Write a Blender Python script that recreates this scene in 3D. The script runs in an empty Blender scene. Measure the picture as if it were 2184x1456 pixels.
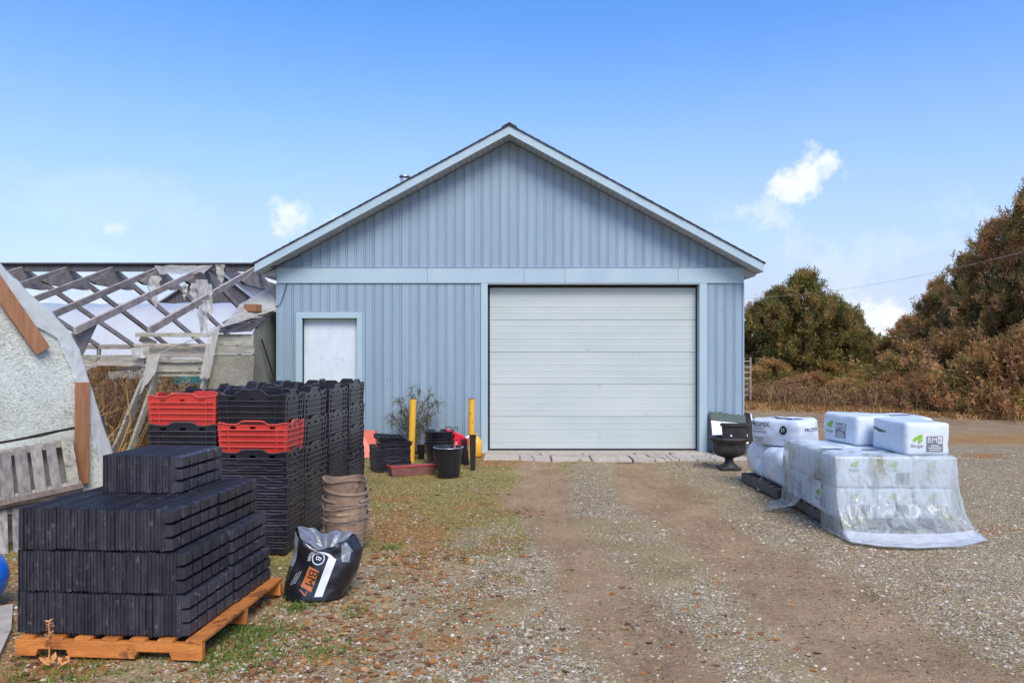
import bpy, bmesh, math, random
import numpy as np
from mathutils import Vector, Matrix, noise

S = bpy.context.scene
C = S.collection
R = math.radians
random.seed(7)
RNG = np.random.default_rng(11)

# ------------------------------------------------------------------ camera
CAM_H, FPX = 1.69, 1560.0            # eye height (m), focal length in pixels of a 2184 px wide frame
cam_d = bpy.data.cameras.new('camera')
cam = bpy.data.objects.new('camera', cam_d)
C.objects.link(cam)
cam.location = (0, 0, CAM_H)
cam.rotation_euler = (R(90), 0, 0)
cam_d.sensor_width = 36.0
cam_d.lens = 36.0 * FPX / 2184.0
cam_d.shift_y = 32.0 / 2184.0
cam_d.clip_start = 0.05
cam_d.clip_end = 3000
S.camera = cam

# ------------------------------------------------------------------ world, sun, exposure
SUN_EL, SUN_AZ = 47.0, 163.0         # azimuth clockwise from +Y (the view direction)
w = bpy.data.worlds.new('World')
S.world = w
w.use_nodes = True
nt = w.node_tree
for n in list(nt.nodes):
    nt.nodes.remove(n)
N = nt.nodes.new
L = nt.links.new
out = N('ShaderNodeOutputWorld')
bg = N('ShaderNodeBackground')
bg.inputs['Strength'].default_value = 0.115
sky = N('ShaderNodeTexSky')
sky.sky_type = 'NISHITA'
sky.sun_disc = False
sky.sun_elevation = R(SUN_EL)
sky.sun_rotation = R(SUN_AZ)
sky.air_density = 1.0
sky.dust_density = 0.6
sky.ozone_density = 2.6
hsv = N('ShaderNodeHueSaturation')
hsv.inputs['Saturation'].default_value = 1.3
tint = N('ShaderNodeMix')
tint.data_type = 'RGBA'
tint.blend_type = 'MULTIPLY'
tint.inputs['Factor'].default_value = 1.0
tint.inputs['B'].default_value = (1.03, 0.95, 1.0, 1)
L(sky.outputs[0], tint.inputs['A'])
L(tint.outputs['Result'], hsv.inputs['Color'])
tc = N('ShaderNodeTexCoord')
nz = N('ShaderNodeTexNoise')
nz.inputs['Scale'].default_value = 11.0
nz.inputs['Detail'].default_value = 10.0
nz.inputs['Roughness'].default_value = 0.6
L(tc.outputs['Generated'], nz.inputs['Vector'])


def wmath(op, a, b=None, clamp=False):
    m = N('ShaderNodeMath')
    m.operation = op
    m.use_clamp = clamp
    for i, v in enumerate((a, b)):
        if v is None:
            continue
        if isinstance(v, (int, float)):
            m.inputs[i].default_value = v
        else:
            L(v, m.inputs[i])
    return m.outputs[0]


def cloud(px, py, wpx, hpx, amp, core=1.0):
    """one small cumulus: a soft blob round a direction of the sky, broken up by noise"""
    d = Vector(((px - 1092) / FPX, 1.0, -(py - 760) / FPX)).normalized()
    right = Vector((d.y, -d.x, 0)).normalized()
    up = right.cross(d).normalized()

    def dot(v, s):
        vm = N('ShaderNodeVectorMath')
        vm.operation = 'DOT_PRODUCT'
        L(tc.outputs['Generated'], vm.inputs[0])
        vm.inputs[1].default_value = v * s
        return vm.outputs['Value']
    a = dot(right, FPX / wpx)
    b = wmath('SUBTRACT', dot(up, FPX / hpx), 0.0)
    rr = wmath('ADD', wmath('MULTIPLY', a, a), wmath('MULTIPLY', b, b))
    front = wmath('GREATER_THAN', dot(d, 1.0), 0.5)
    n2 = wmath('MULTIPLY', wmath('SUBTRACT', nz.outputs['Fac'], 0.5), 15.0)
    v = wmath('SUBTRACT', wmath('ADD', core, n2), rr)
    mr = N('ShaderNodeMapRange')
    mr.interpolation_type = 'SMOOTHSTEP'
    mr.inputs['From Min'].default_value = -0.2
    mr.inputs['From Max'].default_value = 1.9
    mr.inputs['To Max'].default_value = amp
    L(v, mr.inputs['Value'])
    return wmath('MULTIPLY', mr.outputs[0], front)


masks = [cloud(650, 466, 60, 46, 0.75, 1.6), cloud(1702, 382, 54, 40, 0.85, 1.6), cloud(1640, 450, 44, 40, 0.4),
         cloud(1890, 690, 60, 60, 0.9, 1.6), cloud(348, 340, 22, 15, 0.4), cloud(252, 497, 18, 15, 0.5),
         cloud(1880, 590, 300, 120, 0.18), cloud(430, 660, 330, 70, 0.35), cloud(150, 420, 330, 60, 0.10)]
tot = masks[0]
for m_ in masks[1:]:
    tot = wmath('MAXIMUM', tot, m_)
# thin high veil everywhere in the lower sky, whitening towards the horizon
sep = N('ShaderNodeSeparateXYZ')
L(tc.outputs['Generated'], sep.inputs[0])
nz2 = N('ShaderNodeTexNoise')
nz2.inputs['Scale'].default_value = 2.2
nz2.inputs['Detail'].default_value = 5.0
mp = N('ShaderNodeMapping')
mp.inputs['Scale'].default_value = (1, 1, 3.0)
L(tc.outputs['Generated'], mp.inputs[0])
L(mp.outputs[0], nz2.inputs['Vector'])
low = N('ShaderNodeMapRange')
low.interpolation_type = 'SMOOTHSTEP'
low.inputs['From Min'].default_value = 0.46
low.inputs['From Max'].default_value = 0.0
low.inputs['To Max'].default_value = 0.92
L(sep.outputs['Z'], low.inputs['Value'])
veil = wmath('MULTIPLY', low.outputs[0], wmath('ADD', 0.55, wmath('MULTIPLY', nz2.outputs['Fac'], 0.75)), True)
veilmix = N('ShaderNodeMix')
veilmix.data_type = 'RGBA'
L(veil, veilmix.inputs['Factor'])
L(hsv.outputs[0], veilmix.inputs['A'])
veilmix.inputs['B'].default_value = (2.1, 2.4, 3.15, 1)
mix = N('ShaderNodeMix')
mix.data_type = 'RGBA'
L(tot, mix.inputs['Factor'])
L(veilmix.outputs['Result'], mix.inputs['A'])
mix.inputs['B'].default_value = (4.0, 4.1, 4.3, 1)
L(mix.outputs['Result'], bg.inputs['Color'])
L(bg.outputs[0], out.inputs[0])

sun_d = bpy.data.lights.new('sun', 'SUN')
sun = bpy.data.objects.new('sun', sun_d)
C.objects.link(sun)
sun_d.energy = 1.5
sun_d.angle = R(30)
sun_d.color = (1.0, 0.93, 0.83)
az, el = R(SUN_AZ), R(SUN_EL)
to_sun = Vector((math.sin(az) * math.cos(el), math.cos(az) * math.cos(el), math.sin(el)))
sun.rotation_euler = to_sun.to_track_quat('Z', 'Y').to_euler()

vs = S.view_settings
vs.view_transform = 'Standard'
vs.look = 'None'
vs.gamma = 1.0
vs.use_curve_mapping = False
vs.exposure = 1.2

# ------------------------------------------------------------------ helpers
def P(px, py, Y):
    """photo pixel at a given distance -> point"""
    return Vector(((px - 1092) * Y / FPX, Y, CAM_H - (py - 760) * Y / FPX))


def G(px, py):
    """photo pixel -> point on the ground"""
    Y = CAM_H * FPX / (py - 760)
    return Vector(((px - 1092) * Y / FPX, Y, 0))


ORD = ('first second third fourth fifth sixth seventh eighth ninth tenth eleventh twelfth thirteenth fourteenth '
       'fifteenth sixteenth seventeenth eighteenth nineteenth').split()
TENS = {2: 'twent', 3: 'thirt', 4: 'fort', 5: 'fift', 6: 'sixt'}


def ordinal(n):
    if n < 20:
        return ORD[n - 1]
    t, u = divmod(n, 10)
    return TENS[t] + 'ieth' if u == 0 else TENS[t] + 'y-' + ORD[u - 1]


class MB:
    """mesh builder"""
    def __init__(s):
        s.v, s.f, s.m = [], [], []
        s.mi = 0

    def add(s, vs, fs):
        o = len(s.v)
        s.v += [tuple(v) for v in vs]
        s.f += [tuple(i + o for i in f) for f in fs]
        s.m += [s.mi] * len(fs)
        return s

    def box(s, x0, x1, y0, y1, z0, z1):
        vs = [(x, y, z) for z in (z0, z1) for y in (y0, y1) for x in (x0, x1)]
        return s.add(vs, [(0, 2, 3, 1), (4, 5, 7, 6), (0, 1, 5, 4), (2, 6, 7, 3), (0, 4, 6, 2), (1, 3, 7, 5)])

    def beam(s, a, b, w, h, up=(0, 0, 1), roll=0.0):
        """box from a to b; h measured along up, w across"""
        a, b = Vector(a), Vector(b)
        d = (b - a).normalized()
        up = Vector(up)
        side = d.cross(up)
        if side.length < 1e-4:
            side = d.cross(Vector((0, 1, 0)))
        side.normalize()
        u = side.cross(d).normalized()
        if roll:
            q = Matrix.Rotation(roll, 3, d)
            side, u = q @ side, q @ u
        vs = [p + side * (sx * w / 2) + u * (sz * h / 2) for p in (a, b) for sz in (-1, 1) for sx in (-1, 1)]
        return s.add(vs, [(0, 1, 3, 2), (4, 6, 7, 5), (0, 4, 5, 1), (2, 3, 7, 6), (0, 2, 6, 4), (1, 5, 7, 3)])

    def tube(s, pts, r, n=8, caps=True):
        pts = [Vector(p) for p in pts]
        rs = r if isinstance(r, (list, tuple)) else [r] * len(pts)
        vs = []
        ref = Vector((0.13, 0.31, 0.94))
        for i, p in enumerate(pts):
            d = (pts[min(i + 1, len(pts) - 1)] - pts[max(i - 1, 0)]).normalized()
            a = d.cross(ref)
            if a.length < 1e-3:
                a = d.cross(Vector((1, 0, 0)))
            a.normalize()
            b = d.cross(a)
            for k in range(n):
                t = 2 * math.pi * k / n
                vs.append(p + a * (math.cos(t) * rs[i]) + b * (math.sin(t) * rs[i]))
        fs = []
        for i in range(len(pts) - 1):
            for k in range(n):
                k2 = (k + 1) % n
                fs.append((i * n + k, i * n + k2, (i + 1) * n + k2, (i + 1) * n + k))
        if caps:
            fs.append(tuple(range(n - 1, -1, -1)))
            fs.append(tuple((len(pts) - 1) * n + k for k in range(n)))
        return s.add(vs, fs)

    def lathe(s, prof, n=32, cx=0, cy=0, wob=None, sy=1.0):
        vs, fs = [], []
        for i, (r, z) in enumerate(prof):
            for k in range(n):
                t = 2 * math.pi * k / n
                dr, dz = wob(t, i) if wob else (0, 0)
                vs.append((cx + (r + dr) * math.cos(t), cy + (r + dr) * math.sin(t) * sy, z + dz))
        for i in range(len(prof) - 1):
            for k in range(n):
                k2 = (k + 1) % n
                fs.append((i * n + k, i * n + k2, (i + 1) * n + k2, (i + 1) * n + k))
        return s.add(vs, fs)

    def prism(s, poly, ext, cap=True):
        """polygon (3D points) extruded by vector ext"""
        n = len(poly)
        ext = Vector(ext)
        vs = [Vector(p) for p in poly] + [Vector(p) + ext for p in poly]
        fs = [(i, (i + 1) % n, n + (i + 1) % n, n + i) for i in range(n)]
        if cap:
            fs += [tuple(range(n - 1, -1, -1)), tuple(range(n, 2 * n))]
        return s.add(vs, fs)

    def grid(s, nu, nv, fn, closed=False):
        vs = [fn(i / (nu - (0 if closed else 1)), j / (nv - 1)) for j in range(nv) for i in range(nu)]
        fs = []
        for j in range(nv - 1):
            for i in range(nu if closed else nu - 1):
                i2 = (i + 1) % nu
                fs.append((j * nu + i, j * nu + i2, (j + 1) * nu + i2, (j + 1) * nu + i))
        return s.add(vs, fs)

    def mesh(s, name, mats, smooth=False):
        me = bpy.data.meshes.new(name)
        me.from_pydata(s.v, [], s.f)
        mats = mats if isinstance(mats, (list, tuple)) else [mats]
        for m in mats:
            me.materials.append(m)
        if len(mats) > 1:
            me.polygons.foreach_set('material_index', s.m)
        bm = bmesh.new()
        bm.from_mesh(me)
        bmesh.ops.recalc_face_normals(bm, faces=bm.faces)
        bm.to_mesh(me)
        bm.free()
        if smooth:
            me.polygons.foreach_set('use_smooth', [True] * len(me.polygons))
            if smooth != 'all':
                me.set_sharp_from_angle(angle=R(float(smooth) if smooth is not True else 40))
        me.update()
        return me

    def build(s, name, mats, parent=None, smooth=False, bevel=0.0):
        o = link(name, s.mesh(name, mats, smooth), parent)
        if bevel:
            b = o.modifiers.new('bevel', 'BEVEL')
            b.width = bevel
            b.segments = 2
            b.limit_method = 'ANGLE'
        return o


def link(name, me, parent=None):
    o = bpy.data.objects.new(name, me)
    C.objects.link(o)
    o.parent = parent
    return o


def tag(o, label=None, cat=None, group=None, kind=None):
    if label:
        o['label'] = label
    if cat:
        o['category'] = cat
    if group:
        o['group'] = group
    if kind:
        o['kind'] = kind
    return o


def thing(name, label, cat, loc=(0, 0, 0), rz=0.0, group=None):
    o = bpy.data.objects.new(name, None)
    o.empty_display_size = 0.1
    C.objects.link(o)
    o.location = loc
    o.rotation_euler = (0, 0, rz)
    return tag(o, label, cat, group)


def copy_tree(o, parent=None):
    c = o.copy()
    C.objects.link(c)
    c.parent = parent
    for ch in list(o.children):
        copy_tree(ch, c)
    return c


def text_mesh(txt, size, res=2):
    """flat letters centred on the origin: list of verts (x, y) and faces"""
    cu = bpy.data.curves.new('t', 'FONT')
    cu.body = txt
    cu.size = size
    cu.align_x = 'CENTER'
    cu.align_y = 'CENTER'
    cu.resolution_u = res
    ob = bpy.data.objects.new('t', cu)
    C.objects.link(ob)
    dg = bpy.context.evaluated_depsgraph_get()
    me = bpy.data.meshes.new_from_object(ob.evaluated_get(dg))
    bm = bmesh.new()
    bm.from_mesh(me)
    bmesh.ops.triangulate(bm, faces=bm.faces)
    for _ in range(3):
        lng = [e for e in bm.edges if e.calc_length() > size * .22]
        if not lng:
            break
        bmesh.ops.subdivide_edges(bm, edges=lng, cuts=1)
        bmesh.ops.triangulate(bm, faces=bm.faces)
    bm.verts.index_update()
    vs = [(v.co.x, v.co.y) for v in bm.verts]
    bm.verts.index_update()
    fs = [tuple(v.index for v in f.verts) for f in bm.faces]
    bm.free()
    bpy.data.objects.remove(ob)
    bpy.data.curves.remove(cu)
    bpy.data.meshes.remove(me)
    return vs, fs


# ------------------------------------------------------------------ materials
def pm(name, c1, c2=None, scale=6.0, rough=0.6, bump=0.0, bscale=None, metal=0.0, spec=0.5, stretch=(1, 1, 1),
       c3=None, thr3=0.62, scale3=3.0, detail=6.0, trans=0.0, jitter=0.0, coat=0.0):
    """procedural principled material: two tones by noise, optional stains (c3), fine relief"""
    m = bpy.data.materials.new(name)
    m.use_nodes = True
    t = m.node_tree
    b = t.nodes['Principled BSDF']
    n, l = t.nodes.new, t.links.new
    tcn = n('ShaderNodeTexCoord')
    oi = n('ShaderNodeObjectInfo')
    vm = n('ShaderNodeVectorMath')
    vm.operation = 'MULTIPLY_ADD'
    l(oi.outputs['Random'], vm.inputs[0])
    vm.inputs[1].default_value = (17, 31, 23)
    l(tcn.outputs['Object'], vm.inputs[2])
    mpn = n('ShaderNodeMapping')
    mpn.inputs['Scale'].default_value = stretch
    l(vm.outputs[0], mpn.inputs['Vector'])
    no = n('ShaderNodeTexNoise')
    no.inputs['Scale'].default_value = scale
    no.inputs['Detail'].default_value = detail
    no.inputs['Roughness'].default_value = 0.62
    l(mpn.outputs[0], no.inputs['Vector'])
    rp = n('ShaderNodeMapRange')
    rp.inputs['From Min'].default_value = 0.32
    rp.inputs['From Max'].default_value = 0.68
    l(no.outputs['Fac'], rp.inputs['Value'])
    mx = n('ShaderNodeMix')
    mx.data_type = 'RGBA'
    mx.inputs['A'].default_value = (*c1, 1)
    mx.inputs['B'].default_value = (*(c2 or c1), 1)
    l(rp.outputs[0], mx.inputs['Factor'])
    col = mx.outputs['Result']
    if c3:
        n3 = n('ShaderNodeTexNoise')
        n3.inputs['Scale'].default_value = scale3
        n3.inputs['Detail'].default_value = 8
        n3.inputs['Roughness'].default_value = 0.7
        l(vm.outputs[0], n3.inputs['Vector'])
        r3 = n('ShaderNodeMapRange')
        r3.inputs['From Min'].default_value = thr3
        r3.inputs['From Max'].default_value = thr3 + 0.06
        l(n3.outputs['Fac'], r3.inputs['Value'])
        m3 = n('ShaderNodeMix')
        m3.data_type = 'RGBA'
        l(r3.outputs[0], m3.inputs['Factor'])
        l(col, m3.inputs['A'])
        m3.inputs['B'].default_value = (*c3, 1)
        col = m3.outputs['Result']
    if jitter:
        hs = n('ShaderNodeHueSaturation')
        mr = n('ShaderNodeMapRange')
        mr.inputs['To Min'].default_value = 1 - jitter
        mr.inputs['To Max'].default_value = 1 + jitter
        l(oi.outputs['Random'], mr.inputs['Value'])
        l(mr.outputs[0], hs.inputs['Value'])
        l(col, hs.inputs['Color'])
        col = hs.outputs[0]
    l(col, b.inputs['Base Color'])
    rr = n('ShaderNodeMapRange')
    rr.inputs['To Min'].default_value = max(0.02, rough - 0.1)
    rr.inputs['To Max'].default_value = min(1, rough + 0.1)
    l(no.outputs['Fac'], rr.inputs['Value'])
    l(rr.outputs[0], b.inputs['Roughness'])
    b.inputs['Metallic'].default_value = metal
    b.inputs['Specular IOR Level'].default_value = spec
    if coat:
        b.inputs['Coat Weight'].default_value = coat
    if bump:
        nb = n('ShaderNodeTexNoise')
        nb.inputs['Scale'].default_value = bscale or scale * 4
        nb.inputs['Detail'].default_value = 5
        l(mpn.outputs[0], nb.inputs['Vector'])
        bp = n('ShaderNodeBump')
        bp.inputs['Strength'].default_value = 1.0
        bp.inputs['Distance'].default_value = bump
        l(nb.outputs['Fac'], bp.inputs['Height'])
        l(bp.outputs[0], b.inputs['Normal'])
    return m


def attr_mat(name, rough=0.8, spec=0.3, trans=0.0, attr='col'):
    """colour from a per-piece attribute; optional light passing through (leaves)"""
    m = bpy.data.materials.new(name)
    m.use_nodes = True
    t = m.node_tree
    b = t.nodes['Principled BSDF']
    a = t.nodes.new('ShaderNodeAttribute')
    a.attribute_name = attr
    t.links.new(a.outputs['Color'], b.inputs['Base Color'])
    b.inputs['Roughness'].default_value = rough
    b.inputs['Specular IOR Level'].default_value = spec
    if trans:
        tr = t.nodes.new('ShaderNodeBsdfTranslucent')
        t.links.new(a.outputs['Color'], tr.inputs['Color'])
        ms = t.nodes.new('ShaderNodeMixShader')
        ms.inputs[0].default_value = trans
        t.links.new(b.outputs[0], ms.inputs[1])
        t.links.new(tr.outputs[0], ms.inputs[2])
        t.links.new(ms.outputs[0], t.nodes['Material Output'].inputs[0])
    return m


def film_mat(name, clear, col=(0.8, 0.84, 0.86), dirt=(0.35, 0.3, 0.18), dirt_thr=0.6, rough=0.25, var=0.2, dscale=3.0, bd=.018):
    """thin plastic film: partly see-through, partly milky, with dirt and folds that catch light"""
    m = bpy.data.materials.new(name)
    m.use_nodes = True
    t = m.node_tree
    n, l = t.nodes.new, t.links.new
    b = t.nodes['Principled BSDF']
    tcn = n('ShaderNodeTexCoord')
    no = n('ShaderNodeTexNoise')
    no.inputs['Scale'].default_value = dscale
    no.inputs['Detail'].default_value = 8
    no.inputs['Roughness'].default_value = 0.65
    l(tcn.outputs['Object'], no.inputs['Vector'])
    r3 = n('ShaderNodeMapRange')
    r3.inputs['From Min'].default_value = dirt_thr
    r3.inputs['From Max'].default_value = dirt_thr + 0.15
    l(no.outputs['Fac'], r3.inputs['Value'])
    mx = n('ShaderNodeMix')
    mx.data_type = 'RGBA'
    mx.inputs['A'].default_value = (*col, 1)
    mx.inputs['B'].default_value = (*dirt, 1)
    l(r3.outputs[0], mx.inputs['Factor'])
    l(mx.outputs['Result'], b.inputs['Base Color'])
    b.inputs['Roughness'].default_value = rough
    b.inputs['Coat Weight'].default_value = .6
    b.inputs['Coat Roughness'].default_value = .06
    n2 = n('ShaderNodeTexNoise')
    n2.inputs['Scale'].default_value = 3.2
    n2.inputs['Detail'].default_value = 3
    n2.inputs['Distortion'].default_value = 1.2
    mpn = n('ShaderNodeMapping')
    mpn.inputs['Scale'].default_value = (2.4, 2.4, 0.8)
    l(tcn.outputs['Object'], mpn.inputs[0])
    l(mpn.outputs[0], n2.inputs['Vector'])
    bp = n('ShaderNodeBump')
    bp.inputs['Distance'].default_value = bd
    bp.inputs['Strength'].default_value = 0.9
    l(n2.outputs['Fac'], bp.inputs['Height'])
    l(bp.outputs[0], b.inputs['Normal'])
    tr = n('ShaderNodeBsdfTranslucent')
    l(mx.outputs['Result'], tr.inputs['Color'])
    m1 = n('ShaderNodeMixShader')
    m1.inputs[0].default_value = 0.4
    l(b.outputs[0], m1.inputs[1])
    l(tr.outputs[0], m1.inputs[2])
    tp = n('ShaderNodeBsdfTransparent')
    m2 = n('ShaderNodeMixShader')
    mr = n('ShaderNodeMapRange')
    mr.inputs['From Min'].default_value = 0.3
    mr.inputs['From Max'].default_value = 0.7
    mr.inputs['To Min'].default_value = max(0, clear - var)
    mr.inputs['To Max'].default_value = min(1, clear + var)
    l(n2.outputs['Fac'], mr.inputs['Value'])
    sb = n('ShaderNodeMath')
    sb.operation = 'SUBTRACT'
    sb.use_clamp = True
    l(mr.outputs[0], sb.inputs[0])
    l(r3.outputs[0], sb.inputs[1])
    l(sb.outputs[0], m2.inputs[0])
    l(m1.outputs[0], m2.inputs[1])
    l(tp.outputs[0], m2.inputs[2])
    l(m2.outputs[0], t.nodes['Material Output'].inputs[0])
    return m


M = {}
M['siding'] = pm('siding_paint', (0.235, 0.322, 0.388), (0.275, 0.37, 0.438), 2.2, 0.45, 0.0006, 180, jitter=0.05, stretch=(2.5, 1, 0.25), c3=(0.22, 0.305, 0.375), thr3=.62, scale3=2.5)
M['trim'] = pm('trim_paint', (0.34, 0.46, 0.51), (0.39, 0.51, 0.55), 2.0, 0.42, jitter=0.02, c3=(0.42, 0.5, 0.56), thr3=0.66)
M['soffit'] = pm('soffit_metal', (0.42, 0.45, 0.46), (0.48, 0.5, 0.5), 3.0, 0.5)
M['door'] = pm('door_paint', (0.45, 0.50, 0.47), (0.52, 0.565, 0.53), 0.9, 0.42, 0.0005, 160, c3=(0.37, 0.39, 0.35), thr3=0.64, scale3=2.0, stretch=(0.6, 1, 1.5))
M['seal'] = pm('rubber_seal', (0.012, 0.012, 0.013), None, 8, 0.7)
M['plywood'] = pm('painted_plywood', (0.54, 0.62, 0.64), (0.63, 0.70, 0.71), 7, 0.6, 0.0008, 60, c3=(0.50, 0.57, 0.59), thr3=0.58, scale3=7, stretch=(1, 1, 0.35))
M['shingle'] = pm('asphalt_shingle', (0.035, 0.032, 0.035), (0.075, 0.068, 0.066), 30, 0.9, 0.003, 160, jitter=0.25)
M['galv'] = pm('galvanised', (0.45, 0.47, 0.5), (0.6, 0.62, 0.64), 6, 0.35, metal=0.8)
M['concrete'] = pm('concrete', (0.36, 0.32, 0.26), (0.47, 0.42, 0.34), 9, 0.85, 0.002, 90, c3=(0.2, 0.18, 0.13), thr3=0.6, scale3=5, jitter=0.1)
M['grey_wood'] = pm('weathered_wood', (0.21, 0.18, 0.15), (0.42, 0.37, 0.31), 3.5, 0.85, 0.004, 12, stretch=(1.2, 9, 9), c3=(0.36, 0.36, 0.31), thr3=0.6, jitter=0.25)
M['grey_wood_y'] = pm('weathered_rafter_wood', (0.25, 0.205, 0.17), (0.47, 0.40, 0.34), 3.5, 0.85, 0.004, 12, stretch=(9, 1.0, 2.0), c3=(0.36, 0.36, 0.30), thr3=0.62, jitter=0.25)
M['grey_wood_z'] = pm('weathered_board_wood', (0.15, 0.135, 0.12), (0.37, 0.34, 0.30), 3.0, 0.85, 0.004, 12, stretch=(9, 9, 0.8), c3=(0.10, 0.085, 0.07), thr3=0.6, jitter=0.25)
M['pale_wood'] = pm('flaking_painted_wood', (0.21, 0.20, 0.15), (0.44, 0.42, 0.34), 4, 0.8, 0.004, 14, stretch=(1.2, 8, 8), c3=(0.12, 0.10, 0.08), thr3=0.57, scale3=6, jitter=0.15)
M['brown_wood'] = pm('brown_plank', (0.26, 0.115, 0.05), (0.38, 0.18, 0.08), 4, 0.6, 0.002, 20, stretch=(8, 8, 0.8), c3=(0.16, 0.06, 0.025), thr3=0.66, scale3=9, jitter=0.1)
M['pallet_wood'] = pm('fresh_pallet_wood', (0.40, 0.125, 0.024), (0.64, 0.235, 0.048), 3, 0.6, 0.004, 14, stretch=(1.5, 6, 6), c3=(0.22, 0.08, 0.022), thr3=0.56, scale3=7, jitter=0.2)
M['pallet_old'] = pm('dark_pallet_wood', (0.10, 0.08, 0.065), (0.22, 0.18, 0.145), 4, 0.85, 0.003, 14, stretch=(2, 6, 6), jitter=0.2)
M['black_pl'] = pm('black_plastic', (0.010, 0.011, 0.016), (0.02, 0.021, 0.028), 6, 0.30, 0.0005, 90, c3=(0.05, 0.045, 0.04), thr3=0.67, scale3=9, jitter=0.3)
M['tray_pl'] = pm('tray_plastic', (0.018, 0.019, 0.027), (0.045, 0.045, 0.056), 8, 0.42, 0.0008, 70, c3=(0.10, 0.095, 0.09), thr3=0.58, scale3=14, jitter=0.35)
M['black_edge'] = pm('black_plastic_highlight', (0.035, 0.036, 0.048), (0.075, 0.075, 0.09), 9, 0.32, jitter=0.3)  # crate ribs and rims: edge highlight painted in as a lighter tone
M['red_edge'] = pm('red_plastic_highlight', (0.62, 0.075, 0.055), (0.68, 0.11, 0.08), 9, 0.35)  # same painted edge highlight for the ribs and rims of red crates
M['red_pl'] = pm('red_plastic', (0.47, 0.032, 0.024), (0.55, 0.05, 0.034), 5, 0.38, c3=(0.36, 0.02, 0.012), thr3=0.64, scale3=7)
M['yellow'] = pm('yellow_paint', (0.76, 0.38, 0.02), (0.82, 0.45, 0.035), 6, 0.45, 0.001, 40, c3=(0.07, 0.05, 0.03), thr3=0.60, scale3=13)
M['white_bag'] = pm('white_bag_film', (0.60, 0.67, 0.73), (0.66, 0.73, 0.78), 5, 0.3, 0.006, 9, c3=(0.66, 0.70, 0.74), thr3=0.63)
M['print_grey'] = pm('grey_print', (0.16, 0.17, 0.19), (0.2, 0.21, 0.23), 30, 0.35)
M['print_black'] = pm('black_print', (0.012, 0.012, 0.014), None, 30, 0.35)
M['print_green'] = pm('green_print', (0.20, 0.42, 0.03), (0.26, 0.5, 0.05), 30, 0.4)
M['print_white'] = pm('white_print', (0.72, 0.75, 0.80), (0.66, 0.7, 0.76), 20, 0.3)
M['print_orange'] = pm('orange_print', (0.42, 0.12, 0.03), (0.5, 0.16, 0.045), 20, 0.35)
M['bag_black'] = pm('black_bag_film', (0.008, 0.009, 0.012), (0.016, 0.017, 0.022), 6, 0.22, 0.012, 8, coat=0.3)
M['bag_inside'] = pm('silver_bag_lining', (0.10, 0.11, 0.13), (0.22, 0.24, 0.27), 8, 0.25, 0.012, 9)
M['clay'] = pm('dirty_beige_bucket', (0.23, 0.145, 0.09), (0.38, 0.27, 0.18), 6, 0.65, 0.002, 30, c3=(0.13, 0.085, 0.06), thr3=0.55, scale3=5, jitter=0.2)
M['wire'] = pm('rusty_wire', (0.25, 0.2, 0.17), (0.4, 0.37, 0.34), 20, 0.5, metal=0.4)
M['iron'] = pm('black_urn', (0.014, 0.013, 0.013), (0.05, 0.045, 0.04), 7, 0.6, 0.003, 60)
M['sign_white'] = pm('white_sign_face', (0.78, 0.80, 0.82), (0.84, 0.85, 0.86), 5, 0.4)
M['dark_green'] = pm('dark_green_peel', (0.02, 0.04, 0.035), (0.05, 0.09, 0.08), 12, 0.6, 0.003, 40)
M['blue_pl'] = pm('blue_plastic', (0.005, 0.16, 0.72), (0.008, 0.2, 0.8), 4, 0.3)
M['teal'] = pm('teal_board', (0.012, 0.15, 0.15), (0.02, 0.19, 0.185), 4, 0.5)
M['red_can'] = pm('red_can_plastic', (0.65, 0.012, 0.03), (0.72, 0.025, 0.045), 4, 0.3)
M['rust_box'] = pm('dusty_red_planter', (0.16, 0.055, 0.05), (0.24, 0.10, 0.085), 8, 0.7, 0.002, 60)
M['red_rim'] = pm('red_rim', (0.50, 0.02, 0.03), (0.55, 0.035, 0.04), 8, 0.4)
M['soil'] = pm('dry_soil', (0.06, 0.035, 0.022), (0.12, 0.07, 0.045), 25, 0.95, 0.012, 60)
M['orange_red'] = pm('orange_red_plastic', (0.55, 0.075, 0.03), (0.6, 0.1, 0.04), 6, 0.4)
M['barn_wood'] = pm('grey_barn_boards', (0.06, 0.06, 0.065), (0.12, 0.12, 0.125), 2, 0.9, 0.01, 8, stretch=(6, 1, 0.5))
M['metal_roof'] = pm('metal_roof', (0.26, 0.31, 0.36), (0.36, 0.41, 0.46), 1.5, 0.45, metal=0.3)
M['bark'] = pm('cedar_bark', (0.07, 0.05, 0.04), (0.14, 0.105, 0.085), 4, 0.95, 0.02, 12, stretch=(4, 4, 0.6))
M['cable'] = pm('cable', (0.03, 0.03, 0.035), None, 8, 0.6)
M['cable_pale'] = pm('pale_cable', (0.5, 0.46, 0.38), None, 8, 0.6)
M['leaf'] = attr_mat('foliage', 0.75, 0.25, 0.45)
M['dry'] = attr_mat('dry_litter', 0.85, 0.2, 0.12)
M['stone'] = attr_mat('gravel_stone', 0.8, 0.3)
M['film_wrap'] = film_mat('pallet_wrap_film', 0.46, col=(0.66, 0.72, 0.72), dirt=(0.34, 0.32, 0.17), dirt_thr=0.535, var=0.22, dscale=3.2, rough=.08, bd=.06)
M['film_milky'] = film_mat('milky_greenhouse_film', 0.08, col=(0.80, 0.83, 0.82), dirt_thr=0.75, var=0.05, bd=.008)
M['film_old'] = film_mat('old_torn_film', 0.22, col=(0.72, 0.70, 0.60), dirt=(0.42, 0.38, 0.28), dirt_thr=0.56, var=0.2, rough=0.4)
M['film_flap'] = film_mat('white_film_flap', 0.05, col=(0.80, 0.84, 0.87), dirt=(0.42, 0.40, 0.34), dirt_thr=0.60, var=0.12, dscale=5.0)

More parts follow.
